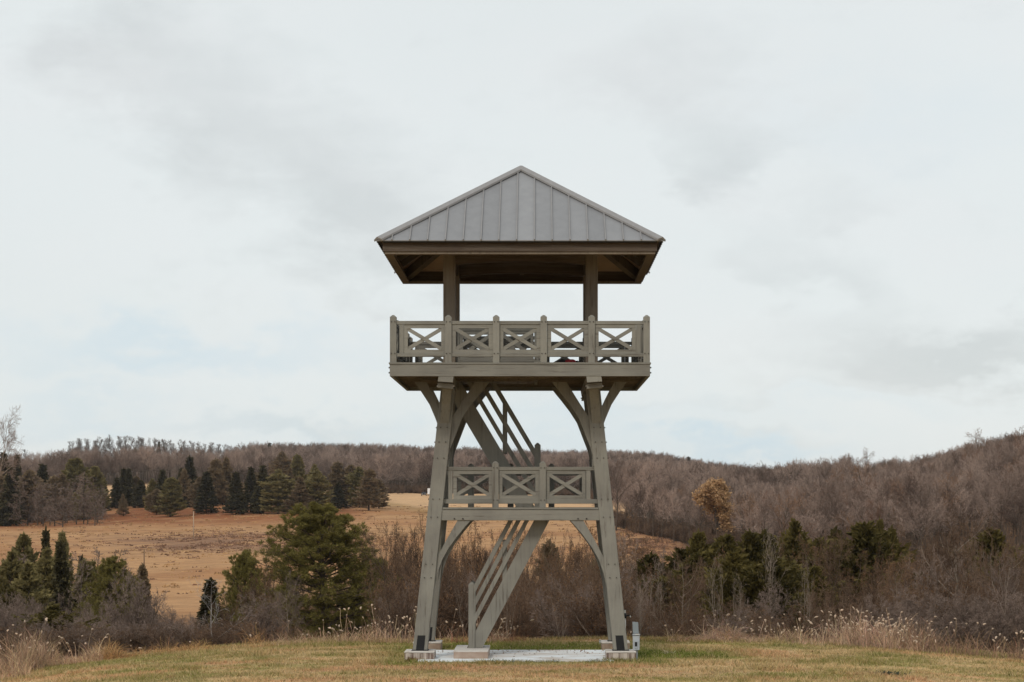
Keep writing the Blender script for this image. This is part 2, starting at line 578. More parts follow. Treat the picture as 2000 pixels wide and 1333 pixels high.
def field_mask(U, Y):
    """where the open field lies (1) and the woods begin (0)"""
    edge_top = np.interp(U, [-500, 700, 742, 860, 1150, 1215, 1240, 1330, 1400], [1020, 1020, 960, 960, 940, 900, 560, 470, 380])
    m = 1 - sst(0, 14, Y - edge_top)
    m = m * sst(215, 300, Y)
    return m * (1 - sst(1300, 1370, U))


def base_col(X, Y):
    U = PX + F * X / np.maximum(Y, 30)
    V = PY - F * terr(X, Y) / np.maximum(Y, 30)
    woods = np.array([0.075, 0.046, 0.030])
    n = fbm(X / 45, Y / 30, 31, 4)
    n2 = fbm(X / 9, Y / 7, 37, 4)
    tan, orange = np.array([0.410, 0.238, 0.118]), np.array([0.345, 0.182, 0.086])
    purple, rust, pale = np.array([0.235, 0.135, 0.082]), np.array([0.235, 0.092, 0.040]), np.array([0.52, 0.335, 0.185])
    k = sst(0.38, 0.62, n)[:, None]
    fld = tan * k + orange * (1 - k)
    weed = np.exp(-((U - 380) / 190) ** 2 - ((V - 1062) / 18) ** 2) + 0.8 * np.exp(-((U - 560) / 140) ** 2 - ((V - 1055) / 14) ** 2)
    weed = np.clip(weed * 1.2, 0, 1) * sst(0.36, 0.56, n2)
    fld = fld * (1 - weed[:, None]) + purple * weed[:, None]
    rs = sst(600, 665, Y) * (1 - sst(740, 800, Y)) * (1 - sst(650, 760, U)) * sst(0.25, 0.5, n2 * 0.7 + n * 0.3)
    fld = fld * (1 - rs[:, None]) + rust * rs[:, None]
    pb = sst(740, 800, Y + np.clip(U - 740, 0, 120) * 0.5) * sst(690, 760, U)
    pb = np.maximum(pb, sst(820, 900, Y))
    eg = sst(1180, 1330, U)[:, None]
    fld = fld * (1 - 0.55 * eg) + np.array([0.24, 0.115, 0.055]) * 0.55 * eg
    fld = fld * (1 - pb[:, None]) + pale * pb[:, None]
    tr = np.exp(-((Y - (800 - (U - 740) * 1.1)) / 28) ** 2) * sst(715, 745, U) * (1 - sst(870, 900, U))
    fld = fld * (1 - 0.55 * tr[:, None]) + np.array([0.23, 0.155, 0.06]) * 0.55 * tr[:, None]
    m = field_mask(U, Y)
    gapf = sst(2000, 2100, Y) * np.exp(-((U - 1512) / 40) ** 2)
    m = np.clip(m + gapf, 0, 1)[:, None]
    far = woods * (1 - m) + fld * m
    kk = sst(58.5, 61.5, Y + 1.5 * (fbm(X * 0.7, Y * 0.7, 41, 2) - 0.5))[:, None]
    return lawn_col(X, Y) * (1 - kk) + far * kk


tX = 3500 * np.sinh(7 * np.linspace(-1, 1, 460)) / math.sinh(7)
tY = np.concatenate([np.linspace(-1500, -20, 14), np.arange(-10, 40, 1.5), np.arange(40, 66, 0.3), np.geomspace(66.3, 6000, 300)])
GX, GY = np.meshgrid(tX, tY)
gx, gy = GX.ravel(), GY.ravel()
gzv = terr(gx, gy)
nx, ny = len(tX), len(tY)
ii = (np.arange(ny - 1)[:, None] * nx + np.arange(nx - 1)[None, :]).ravel()
quads = np.stack([ii, ii + 1, ii + nx + 1, ii + nx], 1)
me = np_mesh('ground', np.stack([gx, gy, gzv], 1), quads, GROUND, base_col(gx, gy))
me.polygons.foreach_set('use_smooth', np.ones(len(me.polygons), dtype=bool))
tag(link(bpy.data.objects.new('ground', me)), kind='structure')

slab = MB().box(XC - 2.62, XC + 2.4, 50.72, 54.4, ZG - 0.25, ZG).build('concrete_slab', SLAB)
tag(slab, kind='structure')

# ------------------------------------------------------------------ observation tower (local: origin at slab centre)
tower = empty('observation_tower', (XC, YC, ZG))
tag(tower, 'tall grey-green timber observation tower with grey metal pyramid roof on the mown lawn', 'tower')


def leg_x(z):
    return 2.604 - (z - 0.2) * 0.72 / 6.9


def leg_y(z):
    return 1.75 - (z - 0.2) * 0.43 / 6.9


LW = 0.378 / 2
for sx in (-1, 1):
    for sy in (-1, 1):
        fx, fy = sx * leg_x(0.2), sy * leg_y(0.2)
        # footing: pale cap slab over a stained block
        m = MB().box(fx - 0.385, fx + 0.385, fy - 0.42, fy + 0.42, -0.35, 0.155)
        fo = m.build('footing', FOOT if sy < 0 else FOOTB, tower, bevel=0.015)
        MB().box(fx - 0.392, fx + 0.392, fy - 0.427, fy + 0.427, 0.157, 0.2).build('cap', FOOTT, fo, bevel=0.012)

        def q(z, g=0.0):
            x, y = sx * leg_x(z), sy * leg_y(z)
            return [(x - LW - g, y - LW - g, z), (x + LW + g, y - LW - g, z), (x + LW + g, y + LW + g, z), (x - LW - g, y + LW + g, z)]
        leg = MB().poly(q(0.215), q(7.02)).build('leg', PV, tower, bevel=0.012)
        # black steel knife plates on the front and inner faces, and the shoe
        p = MB()
        for (z0, z1) in ((0.2, 0.595),):
            y0, y1 = sy * leg_y(z0) - LW - 0.006, sy * leg_y(z1) - LW - 0.006
            x0, x1 = sx * leg_x(z0), sx * leg_x(z1)
            p.poly([(x0 - 0.105, y0, z0), (x0 + 0.105, y0, z0), (x1 + 0.10, y1, z1), (x1 - 0.10, y1, z1)],
                   [(x0 - 0.105, y0 + 0.016, z0), (x0 + 0.105, y0 + 0.016, z0), (x1 + 0.10, y1 + 0.016, z1), (x1 - 0.10, y1 + 0.016, z1)])
        p.build('foot_plate', STEEL, leg)
        MB().box(fx - LW - 0.03, fx + LW + 0.03, fy - LW - 0.03, fy + LW + 0.03, 0.2, 0.214).build('base_plate', STEEL, leg)
        b = MB()
        for z in (4.13, 3.66, 2.44, 2.09, 5.62, 5.2, 6.0):
            x, y = sx * leg_x(z), sy * leg_y(z)
            for dx in (-0.085, 0.085):
                b.cyl((x + dx, y - LW - 0.028, z), (x + dx, y - LW + 0.02, z), 0.015, 6)
            b.cyl((x - LW - 0.03, y, z), (x - LW + 0.02, y, z), 0.018, 6)
            b.cyl((x + LW - 0.02, y, z), (x + LW + 0.03, y, z), 0.018, 6)
        tag(b.build('bolts', BOLT, leg), kind='stuff')

# curved knee braces: outlines (offset outward from the leg's foot line, height) traced once and mirrored
UP_OUT = [(1.875, 4.95), (1.98, 5.13), (2.03, 5.5), (2.11, 5.93), (2.235, 6.26), (2.38, 6.6), (2.60, 6.94), (2.78, 7.20)]
UP_OUT_IN = [(2.46, 7.20), (2.30, 6.88), (2.18, 6.62), (2.08, 6.34), (1.98, 6.10), (1.88, 5.7)]
UP_IN = [(2.02, 4.95), (1.90, 5.18), (1.835, 5.45), (1.70, 5.80), (1.53, 6.24), (1.33, 6.55), (1.09, 6.86), (0.94, 7.04), (0.82, 7.20)]
UP_IN_IN = [(1.20, 7.20), (1.34, 6.97), (1.57, 6.60), (1.785, 6.28), (1.94, 5.95), (2.0, 5.6)]
LO_IN = [(2.30, 1.72), (2.22, 1.93), (2.16, 2.22), (2.04, 2.55), (1.87, 2.86), (1.62, 3.20), (1.42, 3.44), (1.30, 3.573)]
LO_IN_IN = [(1.64, 3.573), (1.94, 3.05), (2.19, 2.57), (2.34, 2.2)]


def brace(outer, inner, sx, sy, axis, base, thick, name='knee_brace'):
    """axis 0: the brace lies in the front/back frame, axis 1: in the side frame"""
    a, b = [], []
    for (s, z) in outer + inner:
        if axis == 0:
            y = sy * leg_y(z)
            a.append((sx * s, y - thick / 2, z))
            b.append((sx * s, y + thick / 2, z))
        else:
            x = sx * leg_x(z)
            d = s - leg_x(z)
            y = sy * (leg_y(z) + d)
            a.append((x - thick / 2, y, z))
            b.append((x + thick / 2, y, z))
    n = len(outer)
    m = MB()
    # strip of quads, outer curve against the straight back, built as wedge prisms
    full = outer + inner
    me = bpy.data.meshes.new(name)
    V = a + b
    N = len(full)
    fs = [tuple(range(N)), tuple(range(2 * N - 1, N - 1, -1))]
    for i in range(N):
        j = (i + 1) % N
        fs.append((i, i + N, j + N, j))
    m.v, m.f = V, fs
    return m.build(name, PV, tower)


for sx in (-1, 1):
    for sy in (-1, 1):
        for axis in (0, 1):
            brace(UP_OUT, UP_OUT_IN, sx, sy, axis, 0, 0.24)
            brace(UP_IN, UP_IN_IN, sx, sy, axis, 0, 0.24)
            brace(LO_IN, LO_IN_IN, sx, sy, axis, 0, 0.24)
        # head-on face plate of the side brace that runs down the front of the leg
# ---- landing halfway up
ZL = 3.905
for sy in (-1, 1):
    y = sy * leg_y(3.7)
    xe = leg_x(3.7) - LW + 0.0
    bm_ = MB().box(-leg_x(3.7) - 0.02 + LW, leg_x(3.7) + 0.02 - LW, y - 0.16, y + 0.16, 3.573, 3.862).build('landing_beam', PH, tower, bevel=0.01)
    MB().box(-leg_x(3.9) + LW + 0.005, leg_x(3.9) - LW - 0.005, y - 0.185, y + 0.16, 3.866, 3.912).build('nosing', PH, bm_)
    bb = MB()
    for px in (-1, 1):
        for off in (1.50, 1.72):
            bb.cyl((px * off, y - 0.185, 3.62), (px * off, y - 0.15, 3.62), 0.022, 6)
    tag(bb.build('bolts', BOLT, bm_), kind='stuff')
for sx in (-1, 1):
    x = sx * leg_x(3.7)
    MB().box(x - 0.14, x + 0.14, -leg_y(3.7) + LW, leg_y(3.7) - LW, 3.573, 3.86).build('landing_beam', PD, tower, bevel=0.01)
ld = MB().box(-1.95, 2.0, -0.03, 0.03, 3.62, 3.84).build('landing_floor', PH, tower)
nb = 19
for i in range(nb):
    y = -1.26 + 2.52 * i / (nb - 1)
    cut = -1.02 < y < -0.12                    # stair opening of the lower flight
    o = MB().box(-2.0 if not cut else 0.95, 2.0, y - 0.062, y + 0.062, 3.866, 3.904).build('deck_board', PH, ld)
    if cut:
        MB().box(-2.0, -0.55, y - 0.062, y + 0.062, 3.866, 3.904).build('deck_board', PH, ld)


def cross(m_frame, rail, along, s0, s1, c, z0, z1, th=0.05, wd=0.092):
    """X brace: two flat bars in the opening s0..s1, z0..z1; the second lies a little behind"""
    for k, (za, zb) in enumerate(((z1, z0), (z0, z1))):
        d = -0.012 if k == 0 else 0.014
        def P(s, z):
            return (s, c + d, z) if along == 0 else (c + d, s, z)
        mm = MB()
        ds, dz = s1 - s0, zb - za
        L = math.hypot(ds, dz)
        ox, oz = -dz / L * wd / 2, ds / L * wd / 2
        q = [(s0 + ox, za + oz), (s1 + ox, zb + oz), (s1 - ox, zb - oz), (s0 - ox, za - oz)]
        t = th / 2
        if along == 0:
            mm.poly([(a_, c + d - t, b_) for a_, b_ in q], [(a_, c + d + t, b_) for a_, b_ in q])
        else:
            mm.poly([(c + d - t, a_, b_) for a_, b_ in q], [(c + d + t, a_, b_) for a_, b_ in q])
        mm.build('cross_brace', PH if along == 0 else PD, rail)


def railing(along, c, posts, bays, stiles, z_floor, zr, rail_ends, out, name='railing', pw=0.165, tip=True, hidden_post=()):
    """c: offset of the railing line; bays: (frame start, frame end, opening start, opening end)
    zr: bottom rail bottom/top, opening bottom/top, top rail bottom/top; out: sign of the outward side"""
    zb0, zb1, zo0, zo1, zt0, zt1 = zr
    cr = c

    def bx(m, s0, s1, d0, d1, z0, z1):
        return m.box(s0, s1, c + d0, c + d1, z0, z1) if along == 0 else m.box(c + d0, c + d1, s0, s1, z0, z1)
    MG = PH if along == 0 else PD
    m = MB()
    bx(m, rail_ends[0], rail_ends[1], -0.05, 0.05, zt0, zt1)
    bx(m, rail_ends[2], rail_ends[3], -0.05, 0.05, zb0, zb1)
    rl = m.build(name, MG, tower, bevel=0.006)
    for (f0, f1, o0, o1) in bays:
        g = MB()
        bx(g, f0, f1, -0.028, 0.028, zo1, zt0 - 0.002)
        bx(g, f0, f1, -0.028, 0.028, zb1 + 0.002, zo0)
        bx(g, f0, o0, -0.028, 0.028, zo0 + 0.001, zo1 - 0.001)
        bx(g, o1, f1, -0.028, 0.028, zo0 + 0.001, zo1 - 0.001)
        g.build('panel_frame', MG, rl)
        cross(None, rl, along, o0 - 0.01, o1 + 0.01, c, zo0 + 0.015, zo1 - 0.015)
    for (s0, s1) in stiles:
        g = MB()
        bx(g, s0, s1, -0.04, 0.04, zb1 + 0.003, zt0 - 0.003)
        g.build('stile', PV, rl)
    for s in posts:
        g = MB()
        h = pw / 2
        cx, cy = (s, c) if along == 0 else (c, s)
        z1 = zt1 + 0.095
        b0 = [(cx - h, cy - h, z_floor), (cx + h, cy - h, z_floor), (cx + h, cy + h, z_floor), (cx - h, cy + h, z_floor)]
        b1 = [(p_[0], p_[1], z1) for p_ in b0]
        g.poly(b0, b1)
        g.poly([(p_[0], p_[1], z1 + 0.001) for p_ in b0],
               [(cx - 0.02, cy - 0.02, z1 + 0.055), (cx + 0.02, cy - 0.02, z1 + 0.055), (cx + 0.02, cy + 0.02, z1 + 0.055), (cx - 0.02, cy + 0.02, z1 + 0.055)])
        po = g.build('post', PV, rl)
        b = MB()
        for z in ((zt0 + zt1) / 2 + 0.02, (zb0 + zb1) / 2 + 0.035):
            for dx in (-0.045, 0.045):
                for dd in (-1, 1):
                    if along == 0:
                        b.cyl((cx + dx, cy + dd * (h + 0.018), z), (cx + dx, cy + dd * (h - 0.01), z), 0.015, 6)
                    else:
                        b.cyl((cx + dd * (h + 0.03), cy + dx, z), (cx + dd * (h - 0.01), cy + dx, z), 0.019, 6)
        tag(b.build('bolts', BOLT, po), kind='stuff')
    return rl


# landing railings, front and back, and the short side ones
ZRL = (3.905 + 0.105, 3.905 + 0.225, 4.226, 4.785, 4.879, 4.972)
for sy in (-1, 1):
    railing(0, sy * (leg_y(4.4) + 0.02), [-0.655, 0.579] if sy < 0 else [-1.395, -0.30, 0.83], [(-1.76, -0.742, -1.665, -0.83), (-0.567, 0.491, -0.473, 0.389), (0.667, 1.70, 0.758, 1.605)],
            [(-1.885, -1.775), (1.715, 1.825)], 3.914, ZRL, (-leg_x(4.9) + LW - 0.01, leg_x(4.9) - LW + 0.01, -leg_x(4.05) + LW - 0.01, leg_x(4.05) - LW + 0.01), sy, 'landing_railing')
for sx in (-1, 1):
    railing(1, sx * (leg_x(4.4) + 0.02), [], [(-0.98, 0.98, -0.88, 0.88)], [(-1.12, -1.0), (1.0, 1.12)], 3.914, ZRL,
            (-leg_y(4.9) + LW, leg_y(4.9) - LW, -leg_y(4.05) + LW, leg_y(4.05) - LW), sx, 'landing_railing')

# ---- upper deck
HD = 3.285
deck = MB()
deck.box(-HD, HD, -HD, -HD + 0.08, 7.23, 7.53).box(-HD, HD, HD - 0.08, HD, 7.23, 7.53)
deck.box(-HD, -HD + 0.08, -HD + 0.083, HD - 0.083, 7.23, 7.53).box(HD - 0.08, HD, -HD + 0.083, HD - 0.083, 7.23, 7.53)
deck = deck.build('deck', PH, tower)
tr = MB()
e_ = HD + 0.022
tr.box(-e_, e_, -e_, -HD + 0.25, 7.534, 7.575).box(-e_, e_, HD - 0.25, e_, 7.534, 7.575)
tr.box(-e_, -HD + 0.25, -HD + 0.253, HD - 0.253, 7.534, 7.575).box(HD - 0.25, e_, -HD + 0.253, HD - 0.253, 7.534, 7.575)
tr.build('edge_trim', PH, deck)
bt = MB()
for sx in (-1, 1):
    for z in (7.32, 7.45):
        for y in (-3.18, -1.9, 0, 1.9, 3.18):
            bt.cyl((sx * (HD - 0.01), y, z), (sx * (HD + 0.035), y, z), 0.02, 6)
tag(bt.build('bolts', BOLT, deck), kind='stuff')
HX0, HX1, HY0, HY1 = -1.75, 0.35, 0.12, 1.20       # stair opening
y = -HD + 0.33
while y < HD - 0.3:
    inh = y + 0.07 > HY0 and y - 0.07 < HY1
    if inh:
        MB().box(-HD + 0.26, HX0, y - 0.066, y + 0.066, 7.535, 7.572).build('deck_board', PB, deck)
        MB().box(HX1, HD - 0.26, y - 0.066, y + 0.066, 7.535, 7.572).build('deck_board', PB, deck)
    else:
        MB().box(-HD + 0.26, HD - 0.26, y - 0.066, y + 0.066, 7.535, 7.572).build('deck_board', PB, deck)
    y += 0.14
for i in range(9):  # joists paler than the boards: their lit lower faces put into the colour
    y = -2.55 + i * 5.1 / 8
    if HY0 - 0.05 < y < HY1 + 0.05:
        MB().box(-HD + 0.085, HX0 - 0.1, y - 0.045, y + 0.045, 7.30, 7.53).build('joist', PBV, deck)
        MB().box(HX1 + 0.1, HD - 0.085, y - 0.045, y + 0.045, 7.30, 7.53).build('joist', PBV, deck)
    else:
        MB().box(-HD + 0.085, HD - 0.085, y - 0.045, y + 0.045, 7.30, 7.53).build('joist', PBV, deck)
for x in (HX0 - 0.05, HX1 + 0.05):
    MB().box(x - 0.045, x + 0.045, HY0 - 0.2, HY1 + 0.2, 7.28, 7.5).build('trimmer', PD, deck)
# main beams over the legs, running front to back, tilted with the legs, and cap blocks under their ends
for sx in (-1, 1):
    xt, xb = leg_x(7.3), leg_x(7.08)
    m = MB()
    for (z0, z1, y0, y1) in ((7.085, 7.232, -HD + 0.012, HD - 0.012),):
        lo = [(sx * (xb) - 0.188, y0), (sx * xb + 0.188, y0), (sx * xb + 0.188, y1), (sx * xb - 0.188, y1)]
        dzl = 0.012 * sx
        m.poly([(x, y_, z0 + (dzl if x > sx * xb else -dzl)) for x, y_ in lo],
               [(x + (xt - xb) * sx, y_, z1) for x, y_ in lo])
    m.build('main_beam', PD, tower)
    for sy in (-1, 1):
        y0 = sy * 3.02
        m = MB()
        xb = leg_x(7.0)
        q = [(sx * xb - 0.205, 6.945 - sx * 0.02), (sx * xb + 0.195, 6.945 + sx * 0.02), (sx * xb + 0.19, 7.068 + sx * 0.015), (sx * xb - 0.19, 7.068 - sx * 0.015)]
        ya, yb = sorted((y0, y0 - sy * 0.5))
        m.poly([(x, ya, z) for x, z in q], [(x, yb, z) for x, z in q])
        mm = m.build('cap_block', PH, tower)
        b = MB()
        b.cyl((sx * xb - 0.225, y0 - sy * 0.1, 7.0), (sx * xb + 0.225, y0 - sy * 0.1, 7.0), 0.02, 6)
        b.build('bolt', WHITE, mm)

ZRU = (7.721, 7.81, 7.902, 8.444, 8.537, 8.627)
PU = [-3.20, -1.81, -0.60, 0.60, 1.81, 3.20]
BU = [(-2.93, -1.894, -2.83, -1.99), (-1.726, -0.684, -1.62, -0.79), (-0.516, 0.516, -0.42, 0.42), (0.684, 1.726, 0.79, 1.62), (1.894, 2.93, 1.99, 2.83)]
SU = [(-3.045, -2.935), (2.935, 3.045)]
for sy in (-1, 1):
    railing(0, sy * 3.198, PU, BU, SU, 7.577, ZRU, (-3.20, 3.20, -3.20, 3.20), sy, 'deck_railing')
for sx in (-1, 1):
    railing(1, sx * 3.198, PU[1:-1], BU, SU, 7.577, ZRU, (-3.11, 3.11, -3.11, 3.11), sx, 'deck_railing')
# guard rail round the stair opening
GB = [(-1.60, -0.72, -1.51, -0.80), (-0.54, 0.34, -0.46, 0.26)]
railing(0, -1.30, [-0.63, 0.44], GB, [(-1.68, -1.61)], 7.577, ZRU, (-1.70, 0.50, -1.70, 0.50), -1, 'stair_guard')
railing(0, 1.36, [-0.63, 0.44], GB, [(-1.68, -1.61)], 7.577, ZRU, (-1.70, 0.50, -1.70, 0.50), 1, 'stair_guard')
railing(1, 0.44, [], [(-0.35, 0.5, -0.27, 0.42)], [], 7.577, ZRU, (-1.2, 1.27, -1.2, 1.27), 1, 'stair_guard')

# upper posts and tie beams
for sx in (-1, 1):
    for sy in (-1, 1):
        MB().box(sx * 1.862 - 0.16, sx * 1.862 + 0.16, sy * 1.32 - 0.16, sy * 1.32 + 0.16, 7.577, 10.62).build('roof_post', PBV, tower, bevel=0.012)


def arched(L, zb0, zb1, zt, c, th, along, name='tie_beam'):
    n = 12
    lo = [(-L + 2 * L * i / n, zb0 + (zb1 - zb0) * (1 - (2 * i / n - 1) ** 2)) for i in range(n + 1)]
    pts = lo + [(L, zt), (-L, zt)]
    m = MB()
    a_ = [(s, c - th / 2, z) if along == 0 else (c - th / 2, s, z) for s, z in pts]
    b_ = [(s, c + th / 2, z) if along == 0 else (c + th / 2, s, z) for s, z in pts]
    N = len(pts)
    m.v = a_ + b_
    m.f = [tuple(range(N)), tuple(range(2 * N - 1, N - 1, -1))] + [(i, i + N, (i + 1) % N + N, (i + 1) % N) for i in range(N)]
    return m.build(name, PB, tower)


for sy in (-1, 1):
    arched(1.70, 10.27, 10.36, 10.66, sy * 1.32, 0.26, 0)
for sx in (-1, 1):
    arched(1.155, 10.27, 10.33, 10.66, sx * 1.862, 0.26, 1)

# ---- roof: pyramid of standing-seam panels
HR, ZE, ZA = 3.60, 10.611, 13.018
SL = (ZA - ZE) / HR
roof = MB()
hu, zt = 3.47, 0.06


def zroof(d):
    return ZE + (HR - d) * SL


# boarded ceiling under the sheets
v = [(-hu, -hu, zroof(hu) - zt), (hu, -hu, zroof(hu) - zt), (hu, hu, zroof(hu) - zt), (-hu, hu, zroof(hu) - zt), (0, 0, ZA - zt)]
v += [(x, y, z - 0.05) for x, y, z in v]
roof.v = v
roof.f = [(0, 1, 4), (1, 2, 4), (2, 3, 4), (3, 0, 4), (6, 5, 9), (7, 6, 9), (8, 7, 9), (5, 8, 9), (0, 5, 6, 1), (1, 6, 7, 2), (2, 7, 8, 3), (3, 8, 5, 0)]
roof = roof.build('roof', CEIL, tower)
nrm = Vector((0, -SL, 1)).normalized()


def face_xf(k, s, d, lift=0.0):
    """point on roof face k: s along the eave, d distance from centre line, lift along the normal"""
    p = Vector((s, -d, zroof(d))) + Vector((0, -SL, 1)).normalized() * lift
    c_, s_ = [(1, 0), (0, 1), (-1, 0), (0, -1)][k]
    return (p.x * c_ - p.y * s_, p.x * s_ + p.y * c_, p.z)


SP = 0.4466
for k in range(4):
    off = -0.08 if k == 0 else 0.0
    seams = [off + SP * i for i in range(-8, 9) if abs(off + SP * i) < HR - 0.12]
    edges = [-HR] + seams + [HR]
    for s0, s1 in zip(edges[:-1], edges[1:]):
        # panel between two seams, clipped by the hips d >= |s|
        pts = [(s0, HR), (s1, HR)]
        if abs(s1) < HR - 1e-6:
            pts.append((s1, abs(s1)))
        if s0 < 0 < s1:
            pts.append((0, 0.0))
        if abs(s0) < HR - 1e-6:
            pts.append((s0, abs(s0)))
        g = 0.004
        m = MB()
        m.poly([face_xf(k, s, d, -0.022) for s, d in pts], [face_xf(k, s, d, 0.0) for s, d in pts])
        m.build('roof_panel', ROOF, roof)
    for s in seams:
        d0 = max(abs(s) + 0.02, 0.05)
        m = MB()
        hw = 0.013
        pts = [(s - hw, HR + 0.012), (s + hw, HR + 0.012), (s + hw, d0), (s - hw, d0)]
        m.poly([face_xf(k, a_, d, 0.001) for a_, d in pts], [face_xf(k, a_, d, 0.045) for a_, d in pts])
        m.build('standing_seam', SEAM, roof)
    # eave drip strip
    m = MB()
    pts = [(-HR + 0.15, HR + 0.006), (HR - 0.15, HR + 0.006), (HR - 0.15, HR - 0.03), (-HR + 0.15, HR - 0.03)]
    m.poly([face_xf(k, a_, d, -0.06) for a_, d in pts], [face_xf(k, a_, d, -0.0225) for a_, d in pts])
    m.build('drip_edge', STEEL, roof)
for sx, sy in ((-1, -1), (1, -1), (1, 1), (-1, 1)):
    m = MB()
    p0, p1 = Vector((sx * (HR - 0.03), sy * (HR - 0.03), ZE + 0.035)), Vector((0, 0, ZA + 0.03))
    d = (p1 - p0).normalized()
    side = Vector((sx, -sy, 0)).normalized()
    upv = side.cross(d)
    if upv.z < 0:
        upv = -upv
    q0 = [(-0.145, -0.055), (0, 0.005), (0.145, -0.055), (0.145, -0.005), (0, 0.062), (-0.145, -0.005)]
    m.poly([p0 + side * a_ + upv * b_ for a_, b_ in q0], [p1 + side * a_ + upv * b_ for a_, b_ in q0])
    m.build('hip_cap', SEAM, roof)
    # hip rafter
    m = MB()
    h0, h1 = 3.34, 0.25
    m.bar((sx * h0, sy * h0, zroof(h0) - 0.27), (sx * h1, sy * h1, zroof(h1) - 0.27), 0.22, 0.30)
    m.build('hip_rafter', PBV, roof)  # lighter brown than the fascia, painting in the rafter's lit underside
# fascia boards and their lower trim
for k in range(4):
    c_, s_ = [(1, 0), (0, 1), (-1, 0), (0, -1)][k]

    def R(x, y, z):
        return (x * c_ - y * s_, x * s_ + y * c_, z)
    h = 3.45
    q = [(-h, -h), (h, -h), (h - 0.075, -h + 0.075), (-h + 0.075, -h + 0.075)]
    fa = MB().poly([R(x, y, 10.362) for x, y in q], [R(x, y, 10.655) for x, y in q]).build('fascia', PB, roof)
    h = 3.405
    q = [(-h, -h), (h, -h), (h - 0.2, -h + 0.2), (-h + 0.2, -h + 0.2)]
    MB().poly([R(x, y, 10.295) for x, y in q], [R(x, y, 10.360) for x, y in q]).build('trim', PBV, roof)
    for xr in (-1.2, 0.0, 1.2):
        d1 = max(abs(xr) + 0.1, 0.25)
        m = MB()
        m.bar(R(xr, -3.3, zroof(3.3) - 0.2), R(xr, -d1, zroof(d1) - 0.2), 0.12, 0.18)
        m.build('rafter', PBV, roof)  # lit bottom face put into the colour, as on the hips

# ---- stairs
TS = math.tan(rad(59.7))


def flight(x0, z0, x1, z1, y0, y1, hw, newel_h, name, rails_from, stop, nz):
    """stringers from (x0,z0) to (x1,z1) on the centre line, hw = horizontal width of a stringer"""
    sgn = 1 if x1 > x0 else -1

    def stringer(y):
        m = MB()
        pts = [(x0 - sgn * hw * 0.5, z0), (x0 + sgn * hw * 0.5, z0), (x1 + sgn * hw * 0.5, z1), (x1 - sgn * hw * 0.5, z1)]
        if sgn < 0:
            pts = pts[::-1]
        return m.poly([(x, y - 0.045, z) for x, z in pts], [(x, y + 0.045, z) for x, z in pts])
    m = stringer(y0)
    m2 = stringer(y1)
    k = len(m.v)
    m.v += m2.v
    m.f += [tuple(i + k for i in f) for f in m2.f]
    st = m.build(name, PV, tower)
    n = int((z1 - z0) / 0.235)
    for i in range(1, n):
        z = z0 + (z1 - z0) * i / n
        x = x0 + (x1 - x0) * (z - z0) / (z1 - z0)
        MB().box(x - 0.14, x + 0.14, y0 + 0.047, y1 - 0.047, z - 0.025, z + 0.02).build('tread', PH, st)
    return st, sgn


def stair_rails(st, sgn, xa, xb, line, y, offs, wv):
    """rails parallel to the flight; line(x) = height of the stringer centre line"""
    for o in offs:
        m = MB()
        pts = [(xa, line(xa) + o - wv / 2), (xb, line(xb) + o - wv / 2), (xb, line(xb) + o + wv / 2), (xa, line(xa) + o + wv / 2)]
        m.poly([(x, y - 0.03, z) for x, z in pts], [(x, y + 0.03, z) for x, z in pts])
        m.build('handrail', PV, st)


def newel(st, x, y, z0, z1, hw=0.083):
    m = MB()
    q = [(x - hw, y - hw), (x + hw, y - hw), (x + hw, y + hw), (x - hw, y + hw)]
    m.poly([(a_, b_, z0) for a_, b_ in q], [(a_, b_, z1) for a_, b_ in q])
    m.poly([(a_, b_, z1 + 0.001) for a_, b_ in q], [(x + (a_ - x) * 0.2, y + (b_ - y) * 0.2, z1 + 0.065) for a_, b_ in q])
    m.build('newel_post', PV, st)


def LX(px, Y):
    return (px - PX) * Y / F - XC


def LZ(py, Y):
    return (PY - py) * Y / F - ZG


YL0, YL1 = 52.22, 53.12
# lower flight
zb, ztp = 0.215, 3.86
xb_c, xt_c = LX(927, YL0) + 0.0, LX(1069.3, YL0)
fl, sg = flight(xb_c, zb, xt_c, ztp, YL0 - YC, YL1 - YC, 30 * YL0 / F, 0, 'staircase', None, None, None)


def line1(x):
    return zb + (x - xb_c) * (ztp - zb) / (xt_c - xb_c)


xn = LX(921.3, YL0)
VS = YL0 / F
for yy in (YL0 - YC, YL1 - YC):
    newel(fl, xn, yy, 0.2, LZ(1142, YL0))
    stair_rails(fl, sg, xn + 0.08, LX(1006, YL0) if False else xt_c - 0.62, line1, yy, (0,), 0.0) if False else None
    for o, ptop in ((1.855, 1005.5), (1.215, 1021), (0.80, 1037.5)):
        # rail centre heights above the stringer centre line, measured at the newel
        pass
    x_m = LX(985.5, YL0)
    xr0 = xn + 0.075
    yrel = yy - 0.05
    for (pt, pb) in ((1141.6, 1159), (1171, 1188), (1202, 1219)):
        zc = (LZ(pt, YL0) + LZ(pb, YL0)) / 2
        wv = (pb - pt) * VS
        slope = (ztp - zb) / (xt_c - xb_c)
        x_end = xr0 + (3.84 - zc) / slope
        m = MB()
        q = [(xr0, zc - wv / 2), (x_end, 3.84 - wv / 2), (x_end, 3.84 + wv / 2), (xr0, zc + wv / 2)]
        m.poly([(x, yrel - 0.03, z) for x, z in q], [(x, yrel + 0.03, z) for x, z in q])
        m.build('handrail', PV, fl)
    MB().box(x_m - 0.055, x_m + 0.055, yy - 0.02, yy + 0.1, line1(x_m) + 0.0, LZ(1056, YL0)).build('baluster', PV, fl)
sf = MB().box(LX(886, 51.3), LX(953, 51.3), 51.28 - YC, 53.35 - YC, -0.1, 0.2).build('stair_footing', FOOTS, tower, bevel=0.01)
